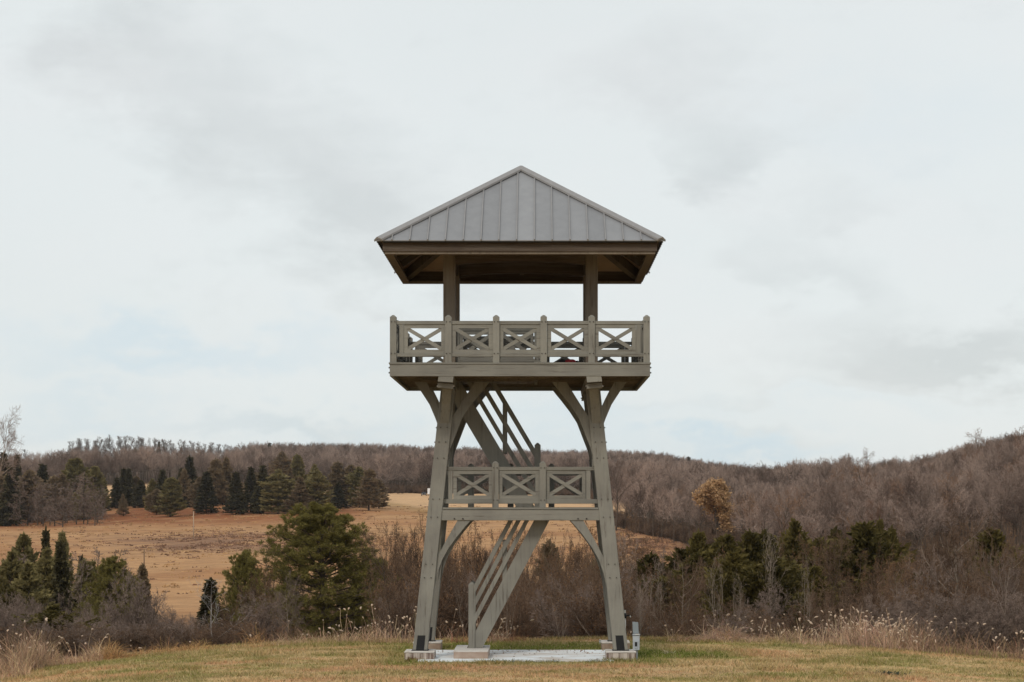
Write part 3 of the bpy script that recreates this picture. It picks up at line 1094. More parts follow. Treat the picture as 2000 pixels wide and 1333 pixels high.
MB().box(LX(886, 51.3) - 0.006, LX(953, 51.3) + 0.006, 51.273 - YC, 53.357 - YC, 0.165, 0.205).build('cap', FOOTT, sf, bevel=0.012)

# upper flight, climbing to the left behind the landing
YU0, YU1 = 53.45, 54.40
xa_c, xb2 = LX(1027, YU0), LX(892, YU0)
zu0 = 3.905
slope_u = math.tan(rad(59.4))
zu1 = 7.53
xu1 = xa_c - (zu1 - zu0) / slope_u
fu, sg2 = flight(xa_c, zu0, xu1, zu1, YU0 - YC, YU1 - YC, 36 * YU0 / F, 0, 'staircase', None, None, None)
xn2 = LX(1050, YU0)
for yy in (YU0 - YC, YU1 - YC):
    newel(fu, xn2, yy, 3.905, LZ(870, YU0))
    # rail centres along the newel's left face
    for (px_, py_) in ((1037, 872.5), (1013, 872.5), (990.5, 872.5)):
        x0_, z0_ = LX(px_, YU0), LZ(py_, YU0)
        wv = 16.5 * YU0 / F
        xs_ = xn2 - 0.075
        zs_ = z0_ - (xs_ - x0_) * slope_u
        xe_ = x0_ - (7.50 - z0_) / slope_u
        m = MB()
        q = [(xe_, 7.50 - wv / 2), (xs_, zs_ - wv / 2), (xs_, zs_ + wv / 2), (xe_, 7.50 + wv / 2)]
        m.poly([(x, yy - 0.08, z) for x, z in q], [(x, yy - 0.02, z) for x, z in q])
        m.build('handrail', PV, fu)
    xm_ = LX(985.7, YU0)
    MB().box(xm_ - 0.055, xm_ + 0.055, yy - 0.02, yy + 0.09, LZ(885, YU0), LZ(788, YU0)).build('baluster', PV, fu)
# ------------------------------------------------------------------ tree builders
def unit(v):
    return v / np.maximum(np.linalg.norm(v, axis=-1, keepdims=True), 1e-9)


def polylines(P0, D, L, k, wob, up, rng):
    """n random-walk branches of k segments: (n, k+1, 3)"""
    n = len(P0)
    out_ = np.zeros((n, k + 1, 3))
    out_[:, 0] = P0
    d = unit(D)
    for i in range(k):
        out_[:, i + 1] = out_[:, i] + d * (L / k)[:, None]
        d = unit(d + rng.normal(0, wob, (n, 3)) + np.array([0, 0, up]))
    return out_


def children(P, R, m, t0, t1, ratio, ang, wob, up, k, rng, taper=0.5, rr=0.5):
    """m side branches on each polyline"""
    n, kk = P.shape[0], P.shape[1] - 1
    idx = np.repeat(np.arange(n), m)
    t = (t0 + (t1 - t0) * ((np.tile(np.arange(m), n) + rng.uniform(0, 1, n * m)) / m)) * kk
    j = np.clip(t.astype(int), 0, kk - 1)
    f = (t - j)[:, None]
    p = P[idx, j] * (1 - f) + P[idx, j + 1] * f
    tan = unit(P[idx, j + 1] - P[idx, j])
    per = unit(np.cross(tan, unit(rng.normal(0, 1, (n * m, 3)))))
    a_ = ang * rng.uniform(0.7, 1.25, n * m)
    D = tan * np.cos(a_)[:, None] + per * np.sin(a_)[:, None]
    plen = np.linalg.norm(np.diff(P, axis=1), axis=2).sum(1)[idx]
    tt = t / kk
    L = plen * ratio * (1 - taper * (tt - t0) / max(t1 - t0, 1e-6)) * rng.uniform(0.65, 1.3, n * m)
    r = R[idx] * (1 - 0.75 * tt) * rr
    return polylines(p, D, L, k, wob, up, rng), r


def tubes(P, R, sides, tip=0.25, rmin=0.0):
    """tapered tubes along polylines -> verts, triangles"""
    n, k1 = P.shape[0], P.shape[1]
    k = k1 - 1
    R = np.maximum(R, rmin)
    A, B = P[:, :-1].reshape(-1, 3), P[:, 1:].reshape(-1, 3)
    ta = np.tile(np.arange(k) / k, n)
    ra = np.repeat(R, k) * (1 - (1 - tip) * ta)
    rb = np.repeat(R, k) * (1 - (1 - tip) * (ta + 1 / k))
    d = unit(B - A)
    ref = np.where(np.abs(d[:, 2:3]) > 0.9, np.array([[1.0, 0, 0]]), np.array([[0, 0, 1.0]]))
    s = unit(np.cross(d, ref))
    u = np.cross(d, s)
    N = len(A)
    if sides == 2:
        th = (np.arange(N) * 2.399)[:, None]
        w_ = s * np.cos(th) + u * np.sin(th)
        V = np.stack([A - w_ * ra[:, None], A + w_ * ra[:, None], B + w_ * rb[:, None], B - w_ * rb[:, None]], 1).reshape(-1, 3)
        b = (np.arange(N) * 4)[:, None]
        T = np.concatenate([b + np.array([[0, 1, 2]]), b + np.array([[0, 2, 3]])])
        return V, T
    ring = []
    for q_, r_ in ((A, ra), (B, rb)):
        for i in range(sides):
            c_ = math.cos(2 * math.pi * i / sides)
            s_ = math.sin(2 * math.pi * i / sides)
            ring.append(q_ + (s * c_ + u * s_) * r_[:, None])
    V = np.stack(ring, 1).reshape(-1, 3)
    b = (np.arange(N) * 2 * sides)[:, None]
    T = []
    for i in range(sides):
        j = (i + 1) % sides
        T += [b + np.array([[i, j, sides + j]]), b + np.array([[i, sides + j, sides + i]])]
    return V, np.concatenate(T)


def merge(parts):
    V, T, o = [], [], 0
    for v, t in parts:
        V.append(v)
        T.append(t + o)
        o += len(v)
    return np.concatenate(V), np.concatenate(T)


def deciduous(seed, h, r0, n1, n2, n3, n4, t0=0.25, ratio=0.5, ang=0.85, up=0.05, lean=0.0, twig=0.011, stems=1, spread=0.35, curve=0.10, leader=True):
    """bare tree or many-stemmed shrub: (trunk verts/tris), (crown verts/tris)"""
    rng = np.random.default_rng(seed)
    if stems == 1:
        P0 = np.zeros((1, 3))
        D0 = np.array([[lean, 0.3 * lean, 1.0]])
        L0 = np.array([h * 0.93])
    else:
        P0 = np.column_stack([rng.normal(0, 0.25, stems), rng.normal(0, 0.25, stems), np.full(stems, -0.3)])
        th = rng.uniform(0, 2 * math.pi, stems)
        sp = np.abs(rng.normal(0, spread, stems))
        D0 = np.column_stack([np.cos(th) * sp, np.sin(th) * sp, np.ones(stems)])
        L0 = h * rng.uniform(0.7, 1.05, stems)
    T0 = polylines(P0, D0, L0, 7, curve, 0.06, rng)
    T0[:, 0, 2] -= 0.6
    R0 = np.full(len(P0), r0)
    P1, R1 = children(T0, R0, n1, t0, 0.98, ratio, ang, 0.16, up + 0.06, 5, rng, 0.55, 0.62)
    P2, R2 = children(P1, R1, n2, 0.2, 1.0, 0.5, 0.75, 0.18, up + 0.03, 3, rng, 0.5, 0.6)
    tr_ = [tubes(T0, R0, 6, 0.15), tubes(P1, R1, 4, 0.2, twig)]
    cr = [tubes(P2, R2, 3, 0.3, twig * 0.9)]
    if n3:
        P3, R3 = children(P2, R2, n3, 0.15, 1.0, 0.6, 0.7, 0.18, up, 2, rng, 0.4, 0.6)
        cr.append(tubes(P3, np.full(len(R3), twig), 2, 0.4))
        if n4:
            P4, R4 = children(P3, R3, n4, 0.15, 1.0, 0.65, 0.65, 0.15, up, 1, rng, 0.3, 0.6)
            cr.append(tubes(P4, np.full(len(R4), twig * 0.8), 2, 0.4))
    return merge(tr_), merge(cr)


def leaf_tris(P, size, rng, D=None, long=1.0, droop=0.0):
    """one triangle per point, oriented roughly along D"""
    n = len(P)
    if D is None:
        D = rng.normal(0, 1, (n, 3))
    d = unit(D + rng.normal(0, 0.35, (n, 3)) + np.array([0, 0, -droop]))
    s = unit(np.cross(d, rng.normal(0, 1, (n, 3))))
    sz = (size * rng.uniform(0.6, 1.4, n))[:, None]
    V = np.stack([P - s * sz * 0.5, P + s * sz * 0.5, P + d * sz * long], 1).reshape(-1, 3)
    return V, np.arange(3 * n).reshape(-1, 3)


def conifer(seed, h, wd, nb, nl, size, prof='cone', bare=0.06, up=-0.1, dens=1.0, layers=0, jag=0.2):
    """needle-clump conifer with boughs: trunk, crown. wd = crown width, h = height"""
    rng = np.random.default_rng(seed)
    lean = rng.normal(0, 0.012, 2)
    t = np.sort(rng.uniform(0, 1, nb)) ** 0.85
    if layers:
        t = np.clip(np.round(t * layers) / layers + rng.normal(0, 0.12 / layers, nb), 0, 1)
    if prof == 'cone':
        L = (1 - t) ** 0.85 * np.minimum(1, 0.72 + t * 3)
    elif prof == 'round':
        L = np.sqrt(np.clip(1 - np.abs(t * 1.08 - 0.38) ** 2.0 / 0.52, 0.01, 1)) * np.minimum(1, (1.02 - t) * 3.2)
    elif prof == 'egg':
        L = np.clip(1 - t, 0, 1) ** 0.55 * np.minimum(1, 0.6 + t * 1.8)
    else:
        L = np.minimum(1, (1.03 - t) * 2.4) * np.minimum(1, 0.55 + t * 1.5)
    # lopsided: each direction sector has its own reach
    az_ = rng.uniform(0, 2 * math.pi, nb)
    lob = 1 + jag * np.sin(az_ * 2 + rng.uniform(0, 6)) * np.sin(t * 9 + rng.uniform(0, 6)) + rng.normal(0, jag * 0.6, nb)
    L = np.maximum(L * wd / 2 * np.clip(lob, 0.35, 1.6), 0.05 * wd)
    z0 = h * (bare + (1 - bare) * t * 0.97)
    P0 = np.column_stack([lean[0] * z0, lean[1] * z0, z0])
    upv = up + 0.35 * t
    D = np.column_stack([np.cos(az_), np.sin(az_), upv])
    B = polylines(P0, D, L, 4, 0.07, 0.05, rng)
    # needle clumps along each bough, in flat sprays
    m = np.maximum((nl * dens * (0.35 + L / L.max())).astype(int), 3)
    idx = np.repeat(np.arange(nb), m)
    n = len(idx)
    s = rng.uniform(0.12, 1.03, n) ** 0.75 * 4
    j = np.clip(s.astype(int), 0, 3)
    f = (s - j)[:, None]
    p = B[idx, j] * (1 - f) + B[idx, j + 1] * f
    tan = unit(B[idx, j + 1] - B[idx, j])
    side = unit(np.cross(tan, np.array([[0, 0, 1.0]])))
    wid = (0.26 * L[idx] * (1.05 - s / 4.4) + size * 0.5)
    lat = rng.normal(0, 0.55, n) * wid
    p = p + side * lat[:, None] + np.array([0, 0, 1]) * (rng.normal(-0.1, 0.28, n) * size - np.abs(lat) * 0.22)[:, None]
    Dl = tan + side * np.sign(lat)[:, None] * 0.7
    crown = leaf_tris(p, size, rng, Dl, 1.3, 0.15 - up)
    # leader
    tp = np.column_stack([rng.normal(0, 0.05 * size, 14) + lean[0] * h, rng.normal(0, 0.05 * size, 14) + lean[1] * h, h * rng.uniform(0.94, 1.0, 14)])
    top = leaf_tris(tp, size * 0.8, rng, np.tile([[0, 0, 1.0]], (14, 1)), 1.5)
    trunk = np.array([[[0, 0, -1.0], [lean[0] * h * .5, lean[1] * h * .5, h * 0.5], [lean[0] * h, lean[1] * h, h * 0.97]]])
    tr_ = tubes(trunk, np.array([h * 0.014 + 0.03]), 6, 0.1)
    bt_ = tubes(B[:: 2], np.full(len(B[::2]), 0.012 + 0.0016 * h), 3, 0.3)
    return merge([tr_, bt_]), merge([crown, top])


def whitepine(seed, h, wd):
    """open-grown pine: tiers of long flat boughs carrying puffs of needles, dark gaps between the tiers"""
    rng = np.random.default_rng(seed)
    tiers = 17
    P0, D, L = [], [], []
    for i in range(tiers):
        t = i / (tiers - 1)
        nb = 9 if t < 0.8 else 8
        prof = min(1.0, 0.80 + 0.7 * t) * math.sqrt(max(0.03, 1 - max(0, (t - 0.28) / 0.73) ** 1.5))
        for k in range(nb):
            az_ = 2 * math.pi * (k + rng.uniform(-0.4, 0.4)) / nb + i * 1.1
            P0.append((0.05 * math.sin(t * 5), 0, h * (0.05 + 0.89 * t) + rng.normal(0, 0.16)))
            D.append((math.cos(az_), math.sin(az_), 0.04 + 0.70 * t ** 1.6))
            L.append(max(0.45, wd / 2 * prof * rng.uniform(0.66, 1.12)))
    P0, D, L = np.array(P0), np.array(D), np.array(L)
    B = polylines(P0, D, L, 5, 0.06, 0.05, rng)
    B2, _ = children(B, np.full(len(B), 0.03), 12, 0.22, 1.0, 0.34, 0.95, 0.10, 0.05, 3, rng, 0.45, 0.5)
    z0 = B2[:, 0:1, 2]
    B2[:, :, 2] = z0 + (B2[:, :, 2] - z0) * 0.35 + 0.04
    B3, _ = children(B2, np.full(len(B2), 0.02), 4, 0.35, 1.0, 0.42, 0.8, 0.10, 0.1, 2, rng, 0.3, 0.5)
    tips = np.concatenate([B3[:, 2], B2[:, 3], B[:, 5]])
    tdir = unit(np.concatenate([B3[:, 2] - B3[:, 1], B2[:, 3] - B2[:, 2], B[:, 5] - B[:, 4]]) + 1e-6)
    per = 15
    d = unit(np.repeat(tdir, per, 0) * 0.7 + rng.normal(0, 0.55, (len(tips) * per, 3)) + np.array([0, 0, 0.55]))
    p = np.repeat(tips, per, 0) + rng.normal(0, 0.03, (len(tips) * per, 3))
    n = len(p)
    s = unit(np.cross(d, rng.normal(0, 1, (n, 3))))
    ln = rng.uniform(0.11, 0.22, n)[:, None]
    V = np.stack([p - s * 0.014, p + s * 0.014, p + d * ln], 1).reshape(-1, 3)
    T = np.arange(3 * n).reshape(-1, 3)
    trunk = np.array([[[0, 0, -2.5], [0.05, 0, h * 0.35], [-0.03, 0, h * 0.7], [0, 0, h * 0.99]]])
    tr_ = [tubes(trunk, np.array([0.22]), 8, 0.1), tubes(B, np.full(len(B), 0.045), 4, 0.25), tubes(B2, np.full(len(B2), 0.016), 3, 0.4)]
    return merge(tr_), (V, T)


MESH = {}


def tree_mesh(key, data, bark, leaf, joined=False):
    (tv, tt), (cv, ct) = data
    if leaf is LEAFD:          # bare shrub still holding some withered leaves
        g_ = np.random.default_rng(len(ct))
        pts_ = cv[g_.integers(len(cv) // 3, len(cv), 1500)] + g_.normal(0, 0.02, (1500, 3))
        lv, lt = leaf_tris(pts_, 0.055, g_, None, 1.2, 0.4)
        V, T = merge([(cv, ct), (lv, lt)])
        MESH[key] = (np_mesh('trunk', tv, tt, bark), np_mesh('crown', V, T, [TWIG, LEAFD], midx=np.concatenate([np.zeros(len(ct)), np.ones(len(lt))])))
        return
    if joined:
        V, T = merge([(tv, tt), (cv, ct)])
        MESH[key] = (np_mesh(key, V, T, [bark, leaf], midx=np.concatenate([np.zeros(len(tt)), np.ones(len(ct))])),)
    else:
        MESH[key] = (np_mesh('trunk', tv, tt, bark), np_mesh('crown', cv, ct, leaf))


def put_tree(key, name, label, px, Y, py_top, h0, wpx=None, w0=None, group=None, cat='tree', rz=None, base=None, sxy=None, top_is=None):
    """stands at photo column px and distance Y; reaches picture row py_top; h0, w0: the mesh's own height and width"""
    X = wx(px, Y)
    zg = gz(X, Y) if base is None else base
    ztop = (PY - py_top) * Y / F
    s = max(ztop - zg, 0.5) / h0
    sx = s if wpx is None else wpx * Y / F / w0
    rz = RNG.uniform(0, 6.28) if rz is None else rz
    m = MESH[key]
    if len(m) == 1:
        o = bpy.data.objects.new(name, m[0])
        o.location = (X, Y, zg)
        o.scale = (sx, sx, s)
        o.rotation_euler = (0, 0, rz)
        tag(link(o), label, cat, group)
        return o
    o = empty(name, (X, Y, zg))
    o.scale = (sx, sx, s)
    o.rotation_euler = (0, 0, rz)
    tag(o, label, cat, group)
    for nm, me_ in zip(('trunk', 'crown'), m):
        link(bpy.data.objects.new(nm, me_), o)
    return o


RNG = np.random.default_rng(77)

# ---- tree kinds
tree_mesh('pine', whitepine(4, 9.4, 6.0), BARK, PINE)
tree_mesh('pine_b', whitepine(9, 9.4, 6.0), BARK, PINE)
for i in range(4):
    tree_mesh('cedar%d' % i, conifer(20 + i, 8, 4.2, 260, 40, 0.20, ['egg', 'col', 'round', 'egg'][i], 0.02, 0.30, 1.0, 0, 0.34), BARK, CEDAR)
    tree_mesh('spruce%d' % i, conifer(40 + i, 12, 5.0, 230, 26, 0.42, 'cone', 0.01, -0.12, 1.0, 15, 0.14), BARK, SPRUCE)
    tree_mesh('olive%d' % i, conifer(60 + i, 12, 5.4, 260, 42, 0.30, ['egg', 'col', 'egg', 'round'][i], 0.03, 0.16, 1.0, 0, 0.2), BARK, OLIVE)
    tree_mesh('brown%d' % i, conifer(80 + i, 12, 5.4, 240, 38, 0.28, ['col', 'egg', 'egg', 'cone'][i], 0.04, 0.18, 1.0, 0, 0.22), BARK, BROWNC)
    MESH['bcedar%d' % i] = (MESH['cedar%d' % i][0], MESH['cedar%d' % i][1].copy())
    MESH['bcedar%d' % i][1].materials[0] = BROWNC
    tree_mesh('larch%d' % i, deciduous(90 + i, 12, 0.14, 46, 6, 4, 0, 0.08, 0.20, 1.25, 0.02, 0, 0.028), BARK, TWIGG)
    tree_mesh('bare%d' % i, deciduous(100 + i, 8, 0.10, 15, 8, 6, 4, 0.22, 0.50, 0.75, 0.05, 0.05, 0.010), [BARK, BARKM][i % 2], [TWIG, LEAFD][i % 2])
    tree_mesh('bareg%d' % i, deciduous(120 + i, 8, 0.10, 16, 8, 7, 4, 0.15, 0.52, 0.85, 0.05, 0.03, 0.010), BARKP, TWIGG)
    tree_mesh('shrub%d' % i, deciduous(140 + i, 4.5, 0.035, 8, 6, 5, 3, 0.12, 0.36, 0.55, 0.05, 0, 0.009, stems=12, spread=0.30), [BARK, BARKM, BARKM, BARK][i], [TWIG, LEAFD, TWIG, LEAFD][i])
    tree_mesh('shrubg%d' % i, deciduous(160 + i, 4.5, 0.03, 8, 6, 5, 3, 0.15, 0.34, 0.5, 0.06, 0, 0.009, stems=15, spread=0.45), BARK, TWIGG)
    tree_mesh('far%d' % i, deciduous(180 + i, 14, 0.18, 17, 8, 9, 0, 0.36, 0.52, 0.85, 0.07, 0.02, 0.030), BARK, TWIGF, True)
    tree_mesh('row%d' % i, deciduous(200 + i, 18, 0.22, 20, 8, 5, 0, 0.30, 0.26, 0.7, 0.08, 0.02, 0.045), BARK, TWIGR, True)
for i in range(3):
    tree_mesh('brush%d' % i, deciduous(220 + i, 3.2, 0.05, 7, 6, 5, 0, 0.1, 0.4, 0.6, 0.05, 0, 0.022, stems=7, spread=0.45), BARK, TWIG, True)
tree_mesh('pale', deciduous(301, 8, 0.07, 9, 4, 2, 0, 0.2, 0.40, 0.55, 0.07, 0.02, 0.014, stems=3, spread=0.20), BARKP, BARKP)
for i in range(2):
    tree_mesh('stem%d' % i, deciduous(340 + i, 8, 0.042, 9, 5, 4, 2, 0.25, 0.42, 0.75, 0.04, 0.06, 0.008, stems=2, spread=0.2, curve=0.16), BARKP, TWIG)
tree_mesh('dead', deciduous(305, 6, 0.045, 9, 4, 3, 0, 0.22, 0.55, 0.85, 0.03, -0.12, 0.011, curve=0.22), BARKW, BARKW)
tree_mesh('spread', deciduous(310, 8, 0.16, 16, 9, 7, 4, 0.16, 0.62, 0.95, 0.05, 0.04, 0.012, curve=0.06), BARKP, TWIG)
# oak that keeps its leaves
(dt, dc) = deciduous(330, 14, 0.26, 18, 8, 5, 0, 0.28, 0.42, 0.8, 0.05, 0.02, 0.03)
rg = np.random.default_rng(5)
pts = dc[0][rg.integers(0, len(dc[0]), 15000)] + rg.normal(0, 0.32, (15000, 3))
tree_mesh('oak', (merge([dt, dc]), leaf_tris(pts, 0.34, rg)), BARK, OAK)
(dt, dc) = deciduous(331, 14, 0.2, 16, 7, 5, 0, 0.28, 0.42, 0.75, 0.05, 0.02, 0.04)
tree_mesh('rust', (dt, dc), BARK, TWIGO, True)
(dt, dc) = deciduous(332, 13, 0.2, 17, 8, 8, 0, 0.34, 0.5, 0.85, 0.06, 0.02, 0.032)
tree_mesh('rust2', (dt, dc), BARK, TWIGRD, True)

ORD = ['first', 'second', 'third', 'fourth', 'fifth', 'sixth', 'seventh', 'eighth', 'ninth', 'tenth', 'eleventh', 'twelfth', 'thirteenth', 'fourteenth',
       'fifteenth', 'sixteenth', 'seventeenth', 'eighteenth', 'nineteenth', 'twentieth', 'twenty-first', 'twenty-second', 'twenty-third', 'twenty-fourth',
       'twenty-fifth', 'twenty-sixth', 'twenty-seventh', 'twenty-eighth', 'twenty-ninth', 'thirtieth', 'thirty-first', 'thirty-second', 'thirty-third',
       'thirty-fourth', 'thirty-fifth', 'thirty-sixth', 'thirty-seventh', 'thirty-eighth', 'thirty-ninth', 'fortieth']

# ---- the conifer plantation beyond the field (column, top row, base row, width, kind)
ROW = [(-14, 905, 1026, 44, 'b'), (6, 885, 1020, 34, 's'), (20, 912, 1028, 40, 's'), (34, 890, 1010, 26, 's'), (58, 918, 1020, 50, 'b'), (82, 908, 1015, 40, 's'),
       (104, 930, 1018, 46, 'b'), (124, 925, 1016, 42, 'b'), (139, 897, 1012, 40, 'o'), (153, 895, 1012, 40, 'o'), (162, 934, 1014, 25, 's'), (163, 948, 1016, 30, 'o'),
       (186, 911, 1009, 42, 'o'), (202, 936, 998, 22, 's'), (229, 934, 994, 27, 's'), (242, 916, 989, 26, 's'), (252, 916, 989, 24, 's'), (264, 930, 988, 30, 'b'),
       (276, 939, 992, 30, 's'), (241, 965, 1008, 18, 'b'), (306, 955, 1005, 28, 'b'), (317, 919, 1000, 30, 's'), (332, 932, 1010, 42, 'o'), (356, 916, 992, 32, 's'),
       (370, 893, 990, 34, 's'), (403, 922, 1004, 36, 's'), (420, 896, 988, 38, 'b'), (440, 893, 986, 40, 'b'), (462, 923, 1005, 34, 's'), (489, 914, 1002, 30, 's'),
       (513, 910, 1004, 34, 's'), (543, 917, 1004, 48, 'o'), (551, 882, 960, 30, 'b'), (566, 926, 990, 26, 's'), (583, 887, 985, 34, 'o'), (586, 932, 1004, 40, 'b'),
       (601, 948, 998, 22, 's'), (617, 919, 1002, 40, 'o'), (660, 902, 992, 40, 'b'), (660, 944, 995, 28, 's'), (685, 908, 990, 36, 'b'), (702, 912, 992, 34, 'o'), (720, 916, 998, 40, 'b')]
ROW.sort()
KIND = {'s': ('spruce', 'dark pointed spruce, %s spruce from left in the stand beyond the field', 12.0, 5.0), 'o': ('olive', 'olive rounded conifer, %s olive one from left in the stand beyond the field', 12.0, 5.4), 'b': ('brown', 'brownish larch, %s brown one from left in the stand beyond the field', 12.0, 5.4)}
cnt = {}
for i, (px, yt, yb, wp, k) in enumerate(ROW):
    # distance where the ground shows at row yb
    Ys = np.linspace(560, 1000, 90)
    zz = terr(wx(px, Ys), Ys)
    rows = PY - F * zz / Ys
    Yd = float(Ys[np.argmin(np.abs(rows - yb))])
    key, txt, h0, w0 = KIND[k]
    cnt[k] = cnt.get(k, 0) + 1
    put_tree(key + str(i % 4), {'s': 'spruce_tree', 'o': 'conifer_tree', 'b': 'larch_tree'}[k], txt % ORD[cnt[k] - 1],
             px, Yd, yt, h0, wp * {'s': 1.45, 'o': 1.5, 'b': 1.55}[k], w0, 'conifers standing beyond the field')
for i in range(18):
    px = 285 + 455 * (i + RNG.uniform(0, 1)) / 18
    k = 'brown' if i % 3 else 'olive'
    Yd = RNG.uniform(715, 800)
    put_tree(k + str(i % 4), 'larch_tree', 'soft %s conifer in the back rank, %s from left in the stand beyond the field' % (k, ORD[i]), px, Yd, RNG.uniform(905, 945), 12, RNG.uniform(34, 56), 5.4, 'back rank of the conifer stand')
# thin grey larches and brush mixed into the left end of the stand
for i, px in enumerate(np.linspace(-30, 200, 26)):
    px = px + RNG.uniform(-6, 6)
    put_tree('larch%d' % (i % 4), 'larch_tree', 'thin leafless larch, %s from left among conifers at the stand left end' % ORD[i], px, RNG.uniform(625, 700), RNG.uniform(912, 965), 12, RNG.uniform(36, 54), 5.0,
             'leafless larches in the conifer stand')

# ---- woodland tree line on the left and middle skyline
rowx = np.concatenate([np.linspace(138, 480, 72), np.linspace(-20, 132, 11)])
for i, px in enumerate(rowx):
    px = float(px + RNG.uniform(-3, 3))
    Yd = RNG.uniform(1560, 1640)
    left = px < 134
    top = RNG.uniform(876, 905) if left else np.interp(px, [138, 180, 230, 300, 380, 480], [864, 853, 850, 856, 862, 872]) + RNG.uniform(-3, 8)
    put_tree('row%d' % (i % 4), 'bare_tree', 'small bare tree on the low skyline at the far left' if left else 'tall bare tree in the leafless row along the left skyline', px, Yd, top, 18,
             RNG.uniform(17, 27), 8.0, 'bare trees along the left skyline')
for px, top, wp, k, lb in ((265, 878, 34, 'olive3', 'low yellow-green bush below the leafless row on the left skyline'), (310, 863, 14, 'spruce1', 'single dark conifer in the leafless row on the left skyline'),
                           (150, 888, 18, 'spruce2', 'dark conifer at the left end of the leafless skyline row')):
    put_tree(k, 'conifer_tree', lb, px, 1540, top, 12, wp, 5.2)
put_tree('bareg0', 'bare_tree', 'pale bare tree cut off by the left edge above the conifers', -19, 560, 816, 8, 112, 5.6)
for px, top, wp, lb in ((1344, 893, 24, 'dark pointed conifer on the skyline right of the tower'), (752, 893, 16, 'dark conifer on the wooded ridge left of the tower'), (287 * .3375 + 430, 866, 26, 'dark bushy tree breaking the skyline left of the tower'),
                        (1525, 955, 20, 'small green conifer alone in the grey woods below the skyline dip'), (1586, 979, 14, 'tiny dark conifer in the grey woods right of the skyline dip')):
    Yd = {1344: 1650, 1525: 1040, 1586: 700}.get(px, 1450)
    z_h = {1525: 980, 1586: 996}.get(px)
    put_tree('spruce%d' % (int(px) % 4), 'conifer_tree', lb, px, Yd, top, 12, wp, 5.0, base=None if z_h is None else (PY - z_h) * Yd / F - 2)


# ---- the far woods: one mass, instanced in geometry nodes
def wood(name, cells, keys, label_kind, smin, smax, seed):
    pts = np.array(cells)
    me_ = bpy.data.meshes.new(name)
    me_.vertices.add(len(pts))
    me_.vertices.foreach_set('co', pts.astype(np.float32).ravel())
    col = bpy.data.collections.new(name + '_kinds')
    for k in keys:
        o_ = bpy.data.objects.new('tree', MESH[k][0])
        col.objects.link(o_)
    o = bpy.data.objects.new(name, me_)
    link(o)
    tag(o, kind='stuff')
    g = bpy.data.node_groups.new(name, 'GeometryNodeTree')
    g.interface.new_socket('Geometry', in_out='INPUT', socket_type='NodeSocketGeometry')
    g.interface.new_socket('Geometry', in_out='OUTPUT', socket_type='NodeSocketGeometry')
    gi, go = g.nodes.new('NodeGroupInput'), g.nodes.new('NodeGroupOutput')
    m2p = g.nodes.new('GeometryNodeMeshToPoints')
    iop = g.nodes.new('GeometryNodeInstanceOnPoints')
    ci = g.nodes.new('GeometryNodeCollectionInfo')
    ci.inputs['Collection'].default_value = col
    ci.inputs['Separate Children'].default_value = True
    ci.inputs['Reset Children'].default_value = True
    iop.inputs['Pick Instance'].default_value = True
    rr = g.nodes.new('FunctionNodeRandomValue')
    rr.data_type = 'FLOAT_VECTOR'
    rr.inputs[0].default_value = (0, 0, 0)
    rr.inputs[1].default_value = (0, 0, 6.28)
    rs = g.nodes.new('FunctionNodeRandomValue')
    rs.data_type = 'FLOAT_VECTOR'
    rs.inputs[0].default_value = (smin * 0.95, smin * 0.95, smin)
    rs.inputs[1].default_value = (smax, smax, smax)
    rs.inputs['Seed'].default_value = 3
    ri = g.nodes.new('FunctionNodeRandomValue')
    ri.data_type = 'INT'
    ri.inputs['Min'].default_value = 0
    ri.inputs['Max'].default_value = len(keys) - 1
    ri.inputs['Seed'].default_value = seed
    L_ = g.links.new
    L_(gi.outputs[0], m2p.inputs['Mesh'])
    L_(m2p.outputs[0], iop.inputs['Points'])
    L_(ci.outputs[0], iop.inputs['Instance'])
    L_(rr.outputs['Value'], iop.inputs['Rotation'])
    L_(rs.outputs['Value'], iop.inputs['Scale'])
    L_(ri.outputs[2], iop.inputs['Instance Index'])
    L_(iop.outputs[0], go.inputs[0])
    md = o.modifiers.new('trees', 'NODES')
    md.node_group = g
    return o


def scatter(u0, u1, Y0, Y1, area, fn, seed):
    """points with about one tree per `area` square metres where fn(U, Y) says wood"""
    rg_ = np.random.default_rng(seed)
    n = int((Y1 ** 2 - Y0 ** 2) / 2 * (u1 - u0) / F / area)
    Y = np.sqrt(rg_.uniform(Y0 ** 2, Y1 ** 2, n))
    U = rg_.uniform(u0, u1, n)
    X = (U - PX) * Y / F
    k = fn(U, Y, rg_)
    X, Y = X[k], Y[k]
    return np.column_stack([X, Y, terr(X, Y) - 0.3])


def in_left(U, Y, rg_):
    top = np.interp(U, [-300, 700, 742, 860, 1150, 1215, 1240, 1330, 1400, 1480, 1560], [1040, 1040, 968, 968, 950, 930, 640, 620, 640, 640, 660])
    k = Y > top + rg_.uniform(0, 20, len(U))
    k &= ~((U > 1470) & (U < 1550) & (Y > 1750))
    k &= Y < np.interp(U, [-300, 440, 560, 1370, 1440, 1580, 1660], [1190, 1190, 1780, 1780, 1470, 1430, 1200]) + rg_.normal(0, 30, len(U))
    return k


def in_right(U, Y, rg_):
    bot = np.interp(U, [1300, 1380, 1440, 1520, 1600, 1800, 2600], [640, 480, 380, 330, 310, 300, 300])
    return (Y > bot + rg_.uniform(0, 25, len(U))) & ~((np.abs(U - 1403) < 46) & (Y < 450))


FK = ['far%d' % i for i in range(4)]
wood('far_ridge_woods', scatter(-300, 1660, 620, 1780, 60, in_left, 11), FK, None, 0.72, 1.30, 5)
wood('right_hill_woods', scatter(1330, 2300, 290, 980, 40, in_right, 12), FK + ['far0', 'far1'] + ['rust', 'rust2'], None, 0.50, 0.92, 6)

